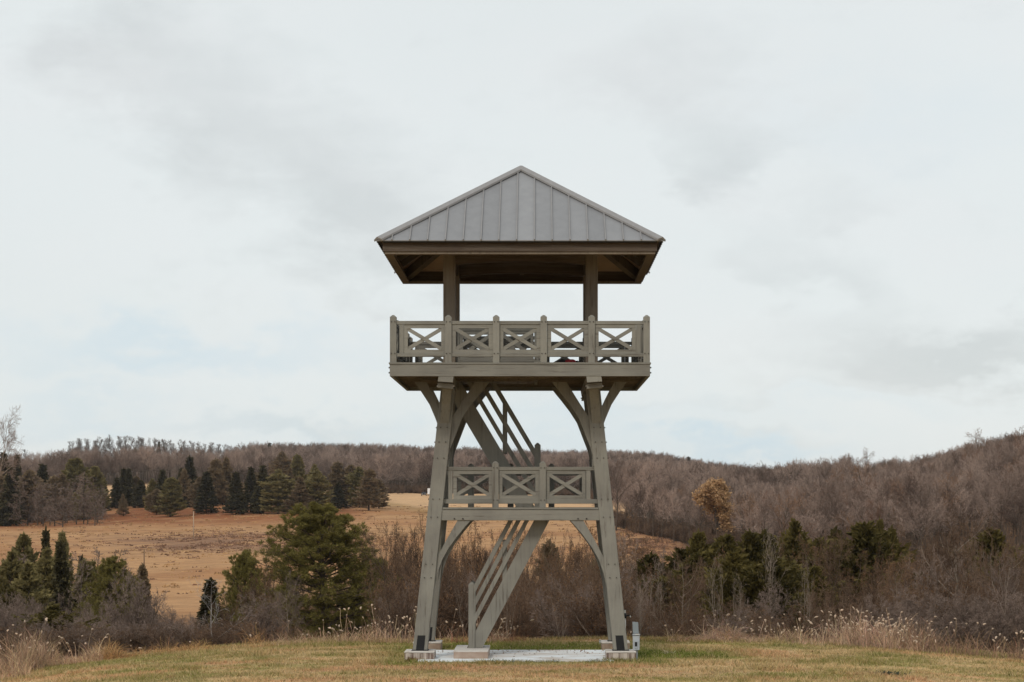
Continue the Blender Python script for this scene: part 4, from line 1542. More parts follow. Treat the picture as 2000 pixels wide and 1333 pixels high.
# ---- trees of the wood's edge and slope, near enough to single out
for i, px in enumerate(np.linspace(1192, 1480, 34)):
    px = float(px + RNG.uniform(-5, 5))
    Yd = float(np.interp(px, [1190, 1240, 1330, 1400, 1480], [585, 535, 470, 440, 400]) + RNG.uniform(-10, 35))
    if 1368 < px < 1440:
        continue
    X = wx(px, Yd)
    row0 = PY - F * gz(X, Yd) / Yd
    put_tree('far%d' % (i % 4), 'bare_tree', 'bare tree at the wood edge, %s trunk right of the tower where the field ends' % ORD[i], px, Yd, row0 - RNG.uniform(70, 105), 14, RNG.uniform(34, 52), 9.0, 'bare trees at the edge of the wood')
put_tree('far2', 'bare_tree', 'large dark spreading bare tree just right of the tower at the field edge', 1204, 560, 905, 14, 72, 9.0)
put_tree('oak', 'oak_tree', 'broad oak still holding russet leaves in front of the grey wood', 1403, 432, 944, 14, 96, 9.5)
for px, Yd, top, wp, lb in ((1693, 470, 905, 72, 'pale orange bare tree halfway up the right hillside'), (1985, 330, 985, 62, 'tan leafy tree low on the hillside at the right edge'), (1640, 560, 912, 50, 'rusty bare tree high on the right hillside'),
                            (1912, 760, 842, 60, 'rusty tree crown on the skyline of the right hill'), (1990, 700, 838, 60, 'rusty tree at the right end of the hill skyline'), (1450, 560, 1000, 30, 'short rusty tree right of the russet oak'),
                            (1690, 830, 880, 44, 'rusty tree crown on the left shoulder of the hill')):
    put_tree('rust', 'bare_tree', lb, px, Yd, top, 14, wp, 9.0)
def rim(n, seed):
    """brush along the foot of the woods"""
    g_ = np.random.default_rng(seed)
    U = g_.uniform(690, 1500, n)
    Y0 = np.interp(U, [690, 742, 860, 1150, 1190, 1240, 1330, 1400, 1500], [985, 955, 955, 945, 620, 545, 480, 420, 380])
    Y = Y0 + np.abs(g_.normal(0, 26, n)) + g_.uniform(-4, 8, n)
    X = (U - PX) * Y / F
    return np.column_stack([X, Y, terr(X, Y) - 0.1])


wood('wood_edge_brush', rim(1500, 8), ['brush0', 'brush1', 'brush2'], None, 0.6, 1.5, 9)
hill = scatter(1440, 2060, 300, 470, 240, in_right, 31)
hill = hill[np.argsort(hill[:, 1])][:90]
HZ = [(0, 1530, 'below the skyline dip'), (1530, 1620, 'behind the rounded olive cedar'), (1620, 1730, 'behind the dark cedar trio'), (1730, 1850, 'above the wide spreading bare tree'), (1850, 1950, 'behind the far right cedars'), (1950, 2200, 'by the right edge')]
for i, (X, Y, z) in enumerate(hill):
    o = bpy.data.objects.new('bare_tree', MESH['far%d' % (i % 4)][0])
    o.location = (X, Y, z)
    s = RNG.uniform(0.5, 0.8)
    o.scale = (s * 1.1, s * 1.1, s)
    o.rotation_euler = (0, 0, RNG.uniform(0, 6.28))
    u_ = PX + F * X / Y
    zn = [t_ for a_, b_, t_ in HZ if a_ <= u_ < b_][0]
    tag(link(o), '%s grey bare tree low on the right hill %s' % ('tall' if s > 0.65 else 'short', zn), 'tree', 'bare trees low on the right hillside')

# ---- the tree clump in the hollow at the lower left
MID = [('olive1', 49, 1043, 1290, 62, 185, 'olive conifer, leftmost tall one of the clump below the field'), ('spruce0', 88, 1036, 1290, 40, 190, 'slim dark spruce, highest tip of the clump below the field'),
       ('spruce2', 117, 1060, 1290, 52, 165, 'broad dark spruce in the middle of the lower left clump'), ('olive0', 123, 1040, 1290, 50, 195, 'olive conifer behind the broad dark spruce, lower left clump'),
       ('larch0', 164, 1055, 1290, 52, 200, 'grey leafless larch right of the dark spruces, lower left'), ('olive2', 170, 1092, 1290, 66, 175, 'olive conifer below the grey larch at the lower left'),
       ('spruce1', 158, 1088, 1290, 36, 185, 'small dark spruce between olive conifers at the lower left'), ('larch1', 212, 1056, 1290, 62, 205, 'round-headed leafless tree behind the green pine, lower left'),
       ('pine_b', 218, 1090, 1300, 112, 140, 'deep green layered pine, right side of the lower left clump'), ('brown1', 278, 1103, 1290, 50, 150, 'brown-green conifer right of the layered pine'),
       ('olive3', 60, 1098, 1290, 66, 160, 'low olive conifer in front of the leftmost clump trees'), ('brown0', 15, 1090, 1290, 70, 170, 'brown thin conifer at the left edge below the field'),
       ('cedar2', 108, 1182, 1300, 120, 92, 'low dark green cedar behind the left end of the lawn'), ('cedar0', 20, 1150, 1300, 80, 130, 'dark cedar at the left edge behind tall dry grass')]
for key, px, top, _b, wp, Yd, lb in MID:
    h0, w0 = {'s': (12, 5), 'o': (12, 5.4), 'b': (12, 5.4), 'l': (12, 5), 'p': (9.4, 6.2), 'c': (8, 4.2)}[key[0]]
    nm = {'s': 'spruce_tree', 'o': 'conifer_tree', 'b': 'conifer_tree', 'l': 'larch_tree', 'p': 'pine_tree', 'c': 'cedar_tree'}[key[0]]
    put_tree(key, nm, lb, px, Yd, top, h0, wp * 1.35, w0)

for i in range(16):
    px = -15 + 320 * (i + RNG.uniform(0, 1)) / 16
    k = ['larch', 'olive', 'brown', 'larch'][i % 4]
    put_tree(k + str((i * 7) % 4), 'conifer_tree' if k != 'larch' else 'larch_tree', '%s, %s filler tree from the left in the hollow at lower left' % ({'larch': 'leafless grey larch', 'olive': 'low olive conifer', 'brown': 'thin brown conifer'}[k], ORD[i]),
             px, RNG.uniform(140, 215), np.interp(px, [0, 60, 120, 220, 300], [1075, 1062, 1055, 1075, 1125]) + RNG.uniform(-5, 70), 12, RNG.uniform(60, 95), 5.2, 'mixed trees in the hollow at lower left')

for i in range(16):
    px = [770, 800, 845, 885, 905, 960, 990, 1030, 1100, 1150, 1240, 1300, 1610, 1700, 1800, 1990][i]
    put_tree(['stem0', 'stem1'][i % 2], 'bare_tree', 'slender pale-stemmed bare tree, %s from the large pine, at the front of the thicket' % ORD[i], px, RNG.uniform(68, 80), RNG.uniform(1100, 1165), 8, RNG.uniform(45, 80), 4.4, 'slender pale-stemmed trees')
for i in range(10):
    px = 1335 + 260 * (i + RNG.uniform(0, 1)) / 10
    put_tree('cedar%d' % ((i * 3) % 4), 'cedar_tree', 'low dark cedar, %s from the tower in the brush of the right thicket' % ORD[i], px, RNG.uniform(82, 104), RNG.uniform(1075, 1140), 8, RNG.uniform(110, 170), 4.2, 'low cedars in the right thicket')

# ---- the big pine and its neighbours
put_tree('pine', 'pine_tree', 'large bushy green pine left of the tower, tallest in the thicket', 630, 100, 985, 9.4, 305, 6.0, rz=0.6)
put_tree('pine_b', 'pine_tree', 'young pine with yellow-green top left of the large pine', 478, 110, 1078, 9.4, 125, 6.0, rz=2.0)
put_tree('pine_b', 'pine_tree', 'thin low pine tucked against the right side of the large pine', 735, 112, 1092, 9.4, 140, 6.0, rz=4.0)
put_tree('spruce3', 'spruce_tree', 'small dark spruce behind the bleached dead tree', 409, 120, 1134, 12, 90, 5.0)
put_tree('dead', 'dead_tree', 'bleached dead tree with bare white limbs left of the pines', 414, 70, 1138, 6, 95, 4.0, rz=2.6)

# ---- dark cedars on the right
CED = [(1273, 1083, 52, 100), (1328, 1072, 46, 118), (1366, 1040, 44, 112), (1405, 1058, 40, 122), (1414, 1046, 54, 106), (1466, 1040, 50, 112), (1497, 1038, 46, 118), (1551, 1018, 50, 128), (1634, 1032, 36, 132),
       (1693, 1020, 66, 108), (1719, 1016, 30, 128), (1743, 1030, 32, 128), (1929, 1034, 56, 124), (1958, 1080, 46, 112), (1075, 1058, 40, 118), (1166, 1086, 34, 112), (1600, 1052, 36, 126), (1350, 1100, 60, 96), (1460, 1110, 70, 98), (1540, 1120, 60, 104), (1700, 1110, 70, 100), (1300, 1130, 60, 92), (1240, 1140, 46, 96)]
CED.sort()
LBL = ['feathery brownish cedar seen under the landing between the stair and right leg', 'small cedar close to the right legs of the tower', 'low dark cedar just right of the tower leg, among brush', 'dark cedar nearest to the tower on its right', 'low cedar in brush, second on the right of the tower',
       'slim cedar with an olive tip above the low brush right of the tower', 'wide low cedar in front of the slim olive-tipped pair', 'tall cedar where the field meets the right thicket', 'narrow cedar between two tall ones right of the field end', 'broad yellow-green cedar right of the field end',
       'low wide cedar behind the pale leaning saplings', 'tall cedar just left of the pale many-stemmed tree', 'tall cedar just right of the pale many-stemmed tree', 'low cedar below the rounded olive one', 'rounded olive cedar standing above the middle of the right thicket',
       'small cedar between the rounded olive one and the tallest dark one', 'narrow olive cedar left of the broad dark one', 'low part-hidden cedar at the foot of the broad dark one', 'broad dark cedar, the bulkiest in the right thicket', 'slim dark cedar against the right shoulder of the bulkiest one', 'small blackish cedar rightmost of the dark trio',
       'dark cedar high on the far right above the bare spreading tree', 'lower cedar at the far right beneath its taller neighbour']
for i, ((px, top, wp, Yd), lb) in enumerate(zip(CED, LBL)):
    put_tree(('cedar%d' if px > 1230 else 'bcedar%d') % (i % 4), 'cedar_tree', lb, px, Yd, top, 8, wp * (2.3 if wp < 36 else 2.9), 4.2)

# ---- bare trees with visible pale limbs
PALE = [('pale', 1502, 1052, 84, 76, 'pale many-stemmed bare tree rising from the lawn edge on the right'), ('pale', 1400, 1108, 84, 70, 'pale bare sapling pair left of the many-stemmed tree'), ('pale', 1282, 1128, 80, 74, 'thin pale bare tree right of the electrical post'),
        ('spread', 1868, 1046, 86, 240, 'wide spreading bare tree at the right end of the thicket'), ('bareg1', 1962, 1090, 80, 120, 'leaning bare tree at the right edge behind dry grass'), ('bare0', 800, 1046, 96, 100, 'brown bare tree between the large pine and tower leg'),
        ('shrubg1', 262, 1122, 100, 150, 'round fan-shaped leafless shrub tree left of the field gap'), ('bare1', 860, 1062, 100, 90, 'brown bare tree behind the left legs of the tower'), ('bare2', 935, 1072, 104, 90, 'brown bare tree seen left of the lower stair'),
        ('bareg3', 1222, 1062, 108, 90, 'grey bare tree directly behind the right tower legs'), ('bare3', 1130, 1085, 98, 90, 'brown bare tree right of the lower stair'), ('bareg0', 1165, 1180, 74, 36, 'little pale sapling behind the right legs'),
        ('bare1', 505, 1110, 92, 80, 'thin brown bare tree in front of the young pine'), ('bare2', 1010, 1095, 90, 80, 'brown bare tree behind the stair'), ('pale', 1575, 1120, 74, 60, 'thin pale bare stems behind the left half of the seed heads'), ('pale', 1440, 1135, 72, 50, 'slender pale sapling behind the mounded dead grass'), ('bare3', 1760, 1100, 78, 120, 'pale-limbed bare tree behind the right half of the seed heads'),
        ('spread', 1330, 1120, 80, 130, 'crooked pale-limbed tree just right of the electrical post'), ('bare1', 1660, 1115, 84, 110, 'pale-limbed bare tree below the broad dark cedar'), ('pale', 1250, 1150, 70, 46, 'thin pale stems directly behind the electrical post'),
        ('bareg1', 560, 1140, 84, 70, 'grey bare sapling at the left foot of the large pine')]
for key, px, top, Yd, wp, lb in PALE:
    h0, w0 = {'pale': (8, 4.6), 'spread': (8, 7.6), 'bare': (8, 5.2), 'shrubg': (4.5, 4.2)}[key.rstrip('0123').replace('bareg', 'bare')]
    put_tree(key, 'bare_tree', lb, px, Yd, top, h0, wp, w0)

# ---- the thicket of bare shrubs behind the lawn's edge
prof_x = [-120, 0, 100, 200, 300, 370, 430, 520, 620, 760, 860, 1000, 1150, 1220, 1320, 1420, 1550, 1640, 1760, 1850, 1960, 2120]
prof_y = [1150, 1155, 1178, 1190, 1180, 1195, 1165, 1110, 1140, 1055, 1055, 1068, 1062, 1062, 1085, 1090, 1085, 1070, 1062, 1045, 1062, 1045]
ZONE = [(-200, 70, 'at the left edge behind the tall dry grass'), (70, 190, 'below the broad dark spruce at lower left'), (190, 330, 'under the layered pine at lower left'), (330, 450, 'in the gap below the open field'),
        (450, 560, 'at the left foot of the large pine'), (560, 720, 'in front of the large pine'), (720, 830, 'between the large pine and the left legs'), (830, 940, 'behind the left legs'), (940, 1090, 'behind the lower stair'),
        (1090, 1230, 'behind the right legs'), (1230, 1340, 'just right of the electrical post'), (1340, 1460, 'behind the mounded dead grass'), (1460, 1570, 'around the pale many-stemmed tree'), (1570, 1680, 'behind the left half of the seed heads'),
        (1680, 1800, 'behind the right half of the seed heads'), (1800, 1920, 'under the wide spreading bare tree'), (1920, 2200, 'at the right edge of the lawn')]
NS = 262
for i in range(NS):
    px = -110 + 2230 * (i + RNG.uniform(0, 1)) / NS
    row = i % 4
    Yd = [RNG.uniform(68, 76), RNG.uniform(78, 92), RNG.uniform(92, 115), RNG.uniform(115, 165)][row]
    top = np.interp(px, prof_x, prof_y) + [RNG.uniform(45, 105) + (45 if px > 1240 else 0), RNG.uniform(15, 70) + (20 if px > 1240 else 0), RNG.uniform(-5, 45), RNG.uniform(-25, 25)][row]
    if 330 < px < 430:
        top = max(top, 1185)
    if 540 < px < 750 and Yd < 108:
        continue
    grey = (px < 420 and i % 4) or (px > 1680 and i % 4 == 0) or (i % 9 == 0)
    key = ('shrubg%d' if grey else 'shrub%d') % RNG.integers(0, 4)
    zn = [t_ for a_, b_, t_ in ZONE if a_ <= px < b_][0]
    lb = '%s%s leafless thicket shrub %s' % (['front-row ', 'second-row ', 'third-row ', 'hindmost '][row], 'grey' if grey else 'brown', zn)
    put_tree(key, 'bare_shrub', lb, px, Yd, min(top, 1225), 4.5, RNG.uniform(75, 140) * 90 / Yd, 4.2, 'leafless shrubs of the thicket behind the lawn', 'shrub')
for i in range(14):
    px = 745 + 490 * (i + RNG.uniform(0, 1)) / 14
    put_tree('bare%d' % (i % 4), 'bare_tree', 'upright brown bare tree, %s from the left in the thicket behind the tower' % ORD[i], px, RNG.uniform(82, 125), 1062 + RNG.uniform(-15, 40), 8, RNG.uniform(80, 120), 5.2, 'upright bare trees behind the tower')
for i in range(26):
    px = 1240 + 780 * (i + RNG.uniform(0, 1)) / 26
    Yd = RNG.uniform(95, 150)
    top = np.interp(px, [1240, 1350, 1500, 1650, 1800, 2000], [1105, 1085, 1080, 1062, 1055, 1050]) + RNG.uniform(-15, 40)
    put_tree('bare%d' % (i % 4), 'bare_tree', 'thin brown bare tree, %s from the tower in the right thicket' % ORD[i], px, Yd, top, 8, RNG.uniform(70, 120), 5.2, 'thin bare trees in the right thicket')
# ------------------------------------------------------------------ mown grass on the lawn
rg = np.random.default_rng(2024)
n = 74000
x, y = rg.uniform(-20.5, 19.5, n), rg.uniform(42.0, 60.6, n)
off_slab = ~((x > XC - 2.6) & (x < XC + 2.38) & (y > 50.74) & (y < 54.38))
for sx in (-1, 1):
    for sy in (-1, 1):
        fx, fy = XC + sx * 2.604, YC + sy * 1.75
        off_slab &= ~((np.abs(x - fx) < 0.4) & (np.abs(y - fy) < 0.43))
x, y = x[off_slab], y[off_slab]
n = len(x)
g0 = greenness(x, y)
lc = lawn_col(x, y)
per = 5
bx_, by_ = np.repeat(x, per) + rg.normal(0, 0.035, n * per), np.repeat(y, per) + rg.normal(0, 0.035, n * per)
bz = np.repeat(terr(x, y), per)
tall = 1 + 0.9 * np.repeat(fbm(x * 0.9, y * 1.4, 51, 3) > 0.58, per)
hgt = rg.uniform(0.025, 0.065, n * per) * tall * (1 + 0.35 * np.repeat(g0, per))
wdt = rg.uniform(0.006, 0.013, n * per)
th = rg.uniform(0, 6.28, n * per)
ln = rg.normal(0, 0.55, (n * per, 2)) * hgt[:, None]
P = np.column_stack([bx_, by_, bz - 0.01])
S = np.column_stack([np.cos(th), np.sin(th), np.zeros(n * per)]) * wdt[:, None]
T_ = P + np.column_stack([ln, hgt])
V = np.stack([P - S, P + S, T_], 1).reshape(-1, 3)
bc = np.repeat(lc, per, 0) * rg.uniform(0.65, 1.55, (n * per, 1))
dry = rg.uniform(0, 1, n * per) < 0.16
bc[dry] = np.array([0.55, 0.42, 0.24]) * rg.uniform(0.7, 1.25, (dry.sum(), 1))
grn = rg.uniform(0, 1, n * per) < 0.10
bc[grn] = np.array([0.15, 0.17, 0.04]) * rg.uniform(0.7, 1.3, (grn.sum(), 1))
me = np_mesh('lawn_grass', V, np.arange(len(V)).reshape(-1, 3), GRASS, np.repeat(bc, 3, 0))
tag(link(bpy.data.objects.new('lawn_grass', me)), kind='stuff')

# ------------------------------------------------------------------ tall dead grass along the lawn's edge
GV, GT, GC, go_ = [], [], [], 0
HEADS = []


def tall_grass(u0, u1, Y0, Y1, h0, h1, count, colr, spread=0.25, droop=-0.16, heads=0.0, headh=0.0, clump=0.0, r=0.006):
    global go_
    m = count
    if clump:
        nc = max(int(count / 60), 1)
        cu, cy = rg.uniform(u0, u1, nc), rg.uniform(Y0, Y1, nc)
        k = rg.integers(0, nc, m)
        Y = cy[k] + rg.normal(0, clump * 0.6, m)
        X = (cu[k] - PX) * cy[k] / F + rg.normal(0, clump, m)
    else:
        Y = rg.uniform(Y0, Y1, m)
        X = (rg.uniform(u0, u1, m) - PX) * Y / F
    Z = terr(X, Y)
    patch = 0.35 + 1.3 * sst(0.25, 0.75, fbm(X * 1.1, Y * 1.3, 61, 2))
    L = rg.uniform(h0, h1, m) * patch
    hd = rg.uniform(0, 1, m) < heads
    L[hd] = np.maximum(L[hd] * 0.9, headh * (0.28 + 0.72 * rg.uniform(0, 1, hd.sum()) ** 1.5))
    a_ = rg.uniform(0, 6.28, m)
    if clump:
        hump = np.clip(1.25 - np.hypot(X - (cu[k] - PX) * cy[k] / F, Y - cy[k]) / (clump * 2.2), 0.3, 1.25)
        L = np.where(hd, L, L * hump)
    sp = np.abs(rg.normal(0, spread, m)) * np.where(hd, 0.4, 1)
    D = np.column_stack([np.cos(a_) * sp, np.sin(a_) * sp, np.ones(m)])
    B = polylines(np.column_stack([X, Y, Z - 0.02]), D, L, 4, 0.10, 0.0, rg)
    # bend over
    q = np.array([0, 0.02, 0.10, 0.26, 0.5])[None, :]
    bend = (rg.uniform(0.2, 1.0, m) * np.where(hd, 0.35, 1.0) * L)[:, None] * q
    B[:, :, 0] += np.cos(a_)[:, None] * bend
    B[:, :, 1] += np.sin(a_)[:, None] * bend
    B[:, :, 2] += droop * 2.2 * bend
    v, t = tubes(B, np.full(m, r) * np.where(hd, 1.5, 1.0) * rg.uniform(0.6, 1.5, m), 2, 0.35)
    c = np.array(colr)[None, :] * rg.uniform(0.35, 1.5, (m, 1)) * (1 + rg.normal(0, 0.06, (m, 3)))
    GV.append(v)
    GT.append(t + go_)
    GC.append(np.repeat(c, 16, 0))
    go_ += len(v)
    for b in B[hd]:
        HEADS.append((b[3], b[4]))


TANG, GOLD, PINK, RUST = (0.50, 0.345, 0.225), (0.44, 0.27, 0.125), (0.56, 0.39, 0.275), (0.30, 0.16, 0.095)
tall_grass(-60, 88, 55.5, 58.5, 0.35, 0.80, 2600, (0.44, 0.30, 0.20), 0.14, -0.05, 0.01, 1.5)
tall_grass(-60, 60, 52.5, 55.5, 0.20, 0.60, 700, TANG, 0.2)
tall_grass(80, 200, 56.8, 59.2, 0.25, 0.62, 1300, TANG, 0.22, -0.1, 0.010, 1.15)
tall_grass(190, 330, 57.5, 59.5, 0.25, 0.50, 1500, GOLD, 0.45, -0.3, 0.005, 0.9, 0.35)
tall_grass(330, 520, 57.8, 59.8, 0.18, 0.42, 1200, GOLD, 0.45, -0.3, 0.005, 0.9, 0.30)
tall_grass(520, 820, 57.8, 59.8, 0.14, 0.38, 1500, TANG, 0.35, -0.15, 0.012, 0.8, 0.30)
tall_grass(660, 880, 58.0, 60.0, 0.3, 0.6, 170, PINK, 0.2, -0.1, 0.3, 1.15)
tall_grass(870, 1010, 57.8, 59.6, 0.15, 0.45, 900, RUST, 0.4, -0.15, 0.02, 0.8, 0.25)
tall_grass(930, 1000, 57.8, 59.0, 0.2, 0.5, 260, PINK, 0.4, -0.2, 0.06, 0.9, 0.2)
tall_grass(1000, 1320, 58.6, 60.0, 0.06, 0.18, 500, GOLD, 0.4, -0.15, 0.004, 0.7, 0.3)
tall_grass(1322, 1480, 57.6, 59.0, 0.30, 0.62, 2400, PINK, 0.42, -0.32, 0.015, 0.95, 0.22)
tall_grass(1320, 1480, 57.8, 59.0, 0.25, 0.5, 700, GOLD, 0.42, -0.3, 0.0, 0.95, 0.22)
tall_grass(1470, 1580, 57.6, 59.2, 0.18, 0.42, 700, TANG, 0.35, -0.2, 0.02, 1.0, 0.22)
tall_grass(1560, 1790, 57.0, 59.0, 0.25, 0.60, 1700, PINK, 0.25, -0.12, 0.065, 1.0, 0.35)
tall_grass(1640, 1740, 57.2, 58.8, 0.4, 0.8, 260, PINK, 0.2, -0.1, 0.15, 1.15, 0.3)
tall_grass(1780, 2050, 56.2, 58.5, 0.25, 0.70, 1700, (0.33, 0.215, 0.14), 0.25, -0.12, 0.025, 1.1, 0.40)
tall_grass(-60, 900, 60.0, 63.0, 0.2, 0.6, 1200, (0.22, 0.135, 0.085), 0.35, -0.15, 0.004, 1.0, 0.5)
tall_grass(1330, 2060, 59.4, 62.5, 0.2, 0.7, 1600, (0.22, 0.135, 0.085), 0.35, -0.15, 0.004, 1.0, 0.5)
# taller grass round the feet of the tower and the edge of the slab
tall_grass(796, 862, 50.72, 51.05, 0.06, 0.17, 420, RUST, 0.4, -0.1, r=0.005)
tall_grass(794, 840, 50.70, 51.0, 0.06, 0.14, 260, (0.12, 0.125, 0.03), 0.4, -0.1, r=0.005)
tall_grass(860, 1190, 50.55, 50.72, 0.03, 0.085, 900, (0.115, 0.13, 0.03), 0.4, -0.1, r=0.005)
tall_grass(1180, 1250, 50.60, 51.05, 0.04, 0.11, 380, (0.16, 0.13, 0.05), 0.4, -0.1, r=0.005)
tall_grass(1246, 1425, 52.0, 54.5, 0.04, 0.11, 1500, (0.095, 0.125, 0.022), 0.4, -0.1, r=0.006)
tall_grass(1296, 1316, 53.2, 53.7, 0.10, 0.20, 26, (0.55, 0.46, 0.34), 0.5, -0.2, r=0.006)
me = np_mesh('tall_dry_grass', np.concatenate(GV), np.concatenate(GT), GRASS, np.concatenate(GC))
tag(link(bpy.data.objects.new('tall_dry_grass', me)), kind='stuff')
# fluffy nodding seed heads
V, T, cc, o_ = [], [], [], 0
for a_, b_ in HEADS:
    d = b_ - a_
    d = d / (np.linalg.norm(d) + 1e-9) + np.array([rg.normal(0, 0.3), rg.normal(0, 0.3), -0.35])
    d = d / np.linalg.norm(d)
    L, r = rg.uniform(0.07, 0.15), rg.uniform(0.020, 0.034)
    s = np.cross(d, [0.3, 0.8, 0.5])
    s /= np.linalg.norm(s)
    u = np.cross(d, s)
    rings = []
    for f, k in ((0.0, 0.25), (0.35, 1.0), (0.75, 0.8), (1.0, 0.15)):
        c0 = b_ + d * L * f + np.array([0, 0, -0.035 * f * f])
        for i in range(5):
            t = i * 1.2566
            rings.append(c0 + (s * math.cos(t) + u * math.sin(t)) * r * k * rg.uniform(0.75, 1.25))
    V += rings
    for q in range(3):
        for i in range(5):
            j = (i + 1) % 5
            T += [(o_ + q * 5 + i, o_ + q * 5 + j, o_ + q * 5 + 5 + j), (o_ + q * 5 + i, o_ + q * 5 + 5 + j, o_ + q * 5 + 5 + i)]
    cc += [np.array([0.66, 0.52, 0.40]) * rg.uniform(0.75, 1.2)] * 20
    o_ += 20
me = np_mesh('grass_seed_heads', np.array(V), np.array(T), GRASS, np.array(cc))
tag(link(bpy.data.objects.new('grass_seed_heads', me)), kind='stuff')

# ------------------------------------------------------------------ electrical post beside the right front leg
Ye = 51.35
xe = wx(1242.5, Ye)
ze = gz(xe, Ye)
ep = empty('electrical_post', (xe, Ye, ze))
tag(ep, 'grey outdoor electrical box on a short post beside the right front footing', 'electrical post')


def ez(py):
    return (PY - py) * Ye / F - ze


MB().box(-0.02, 0.045, 0.03, 0.09, -0.3, ez(1241)).build('post', GALV, ep, bevel=0.006)
eb = MB().poly([(-0.085, -0.075, ez(1270)), (0.085, -0.075, ez(1270)), (0.085, 0.028, ez(1270)), (-0.085, 0.028, ez(1270))],
               [(-0.09, -0.055, ez(1241)), (0.09, -0.055, ez(1241)), (0.09, 0.028, ez(1241)), (-0.09, 0.028, ez(1241))]).build('box', GALV, ep, bevel=0.012)
MB().box(-0.055, 0.04, -0.092, -0.076, ez(1266), ez(1251.5)).build('cover_plate', GALV, eb, bevel=0.004)
MB().box(-0.038, 0.022, -0.098, -0.093, ez(1262.5), ez(1254)).build('outlet', STEEL, eb)
MB().box(-0.095, 0.095, -0.085, 0.03, ez(1241) + 0.003, ez(1238.5)).build('rain_hood', GALV, eb, bevel=0.006)
lid = MB().poly([(-0.085, 0.0, ez(1238)), (0.07, 0.0, ez(1238)), (0.07, 0.05, ez(1238)), (-0.085, 0.05, ez(1238))],
                [(-0.095, 0.03, ez(1215)), (0.055, 0.03, ez(1216)), (0.055, 0.08, ez(1216)), (-0.095, 0.08, ez(1215))]).build('panel_back', GALVD, ep, bevel=0.006)
MB().cyl((-0.02, -0.08, ez(1239)), (0.06, -0.08, ez(1239)), 0.012, 8).build('hinge', WHITE, eb)

# ------------------------------------------------------------------ yard hydrant behind the right legs
Yh = 55.6
xh = wx(1220.5, Yh)
zh = gz(xh, Yh)
hy = empty('yard_hydrant', (xh, Yh, zh))
tag(hy, 'black-headed water hydrant on a white pipe, half hidden behind the right front leg', 'hydrant')


def hz(py):
    return (PY - py) * Yh / F - zh


MB().cyl((0, 0, -0.3), (0, 0, hz(1208)), 0.028, 10).build('pipe', WHITE, hy, True)
hh = MB().cyl((0, 0, hz(1208)), (0, 0, hz(1198)), 0.055, 10, 0.045).build('head', STEEL, hy, True)
MB().cyl((0, 0, hz(1198)), (0, 0, hz(1192)), 0.02, 8, 0.026).build('plunger', WHITE, hh)
MB().bar((-0.03, 0, hz(1203.5)), (0.14, -0.02, hz(1202)), 0.03, 0.03).build('handle', STEEL, hy)
MB().cyl((0.14, -0.02, hz(1203)), (0.165, -0.02, hz(1206)), 0.014, 8).build('spout', WHITE, hy)

# capped pipe in the grass behind the slab
Yp = 57.2
xp = wx(1172, Yp)
ps = empty('pipe_stub', (xp, Yp, gz(xp, Yp)))
tag(ps, 'tiny white capped pipe standing in the grass behind the slab', 'pipe')
MB().cyl((0, 0, -0.1), (0, 0, 0.10), 0.03, 8).build('pipe', WHITE, ps, True)
MB().cyl((0, 0, 0.102), (0, 0, 0.13), 0.038, 8, 0.02).build('cap', WHITE, ps, True)

# ------------------------------------------------------------------ backpack lying on the upper deck
bk = empty('backpack', (wx(1112, 51.0), 51.0, ZG + 7.575))
tag(bk, 'red and black backpack lying on the upper deck behind the front railing', 'backpack')


def lump(rx, ry, rz_, c, m, name, parent, seed=0, seg=12, rings=7):
    g = np.random.default_rng(seed)
    v, f = [], []
    for i in range(rings + 1):
        ph = math.pi * i / rings
        for j in range(seg):
            t = 2 * math.pi * j / seg
            k = 1 + g.normal(0, 0.06)
            sx_, sz_ = math.sin(ph), math.cos(ph)
            v.append((c[0] + rx * math.copysign(abs(sx_ * math.cos(t)) ** 0.8, math.cos(t)) * k, c[1] + ry * sx_ * math.sin(t) * k, c[2] + rz_ * sz_ * k))
    for i in range(rings):
        for j in range(seg):
            q = (j + 1) % seg
            f.append((i * seg + j, i * seg + q, (i + 1) * seg + q, (i + 1) * seg + j))
    mb = MB()
    mb.v, mb.f = v, f
    return mb.build(name, m, parent, True)


lump(0.17, 0.20, 0.075, (0.02, 0, 0.075), RED, 'body', bk, 1)
lump(0.13, 0.15, 0.07, (-0.17, 0.02, 0.075), BLACKC, 'pocket', bk, 2)
lump(0.05, 0.06, 0.055, (0.20, -0.03, 0.06), BLACKC, 'top_flap', bk, 3)
st_ = MB()
pr = [(-0.26, 0, 0.10), (-0.36, -0.03, 0.05), (-0.47, -0.02, 0.035), (-0.56, 0, 0.07), (-0.60, 0.02, 0.12)]
for p0, p1 in zip(pr[:-1], pr[1:]):
    st_.bar(p0, p1, 0.05, 0.022)
st_.build('strap', BLACKC, bk)
hd_ = MB()
pr = [(0.22, -0.03, 0.10), (0.27, -0.03, 0.085), (0.285, -0.03, 0.05), (0.25, -0.03, 0.025)]
for p0, p1 in zip(pr[:-1], pr[1:]):
    hd_.bar(p0, p1, 0.02, 0.02)
hd_.build('carry_loop', BLACKC, bk)

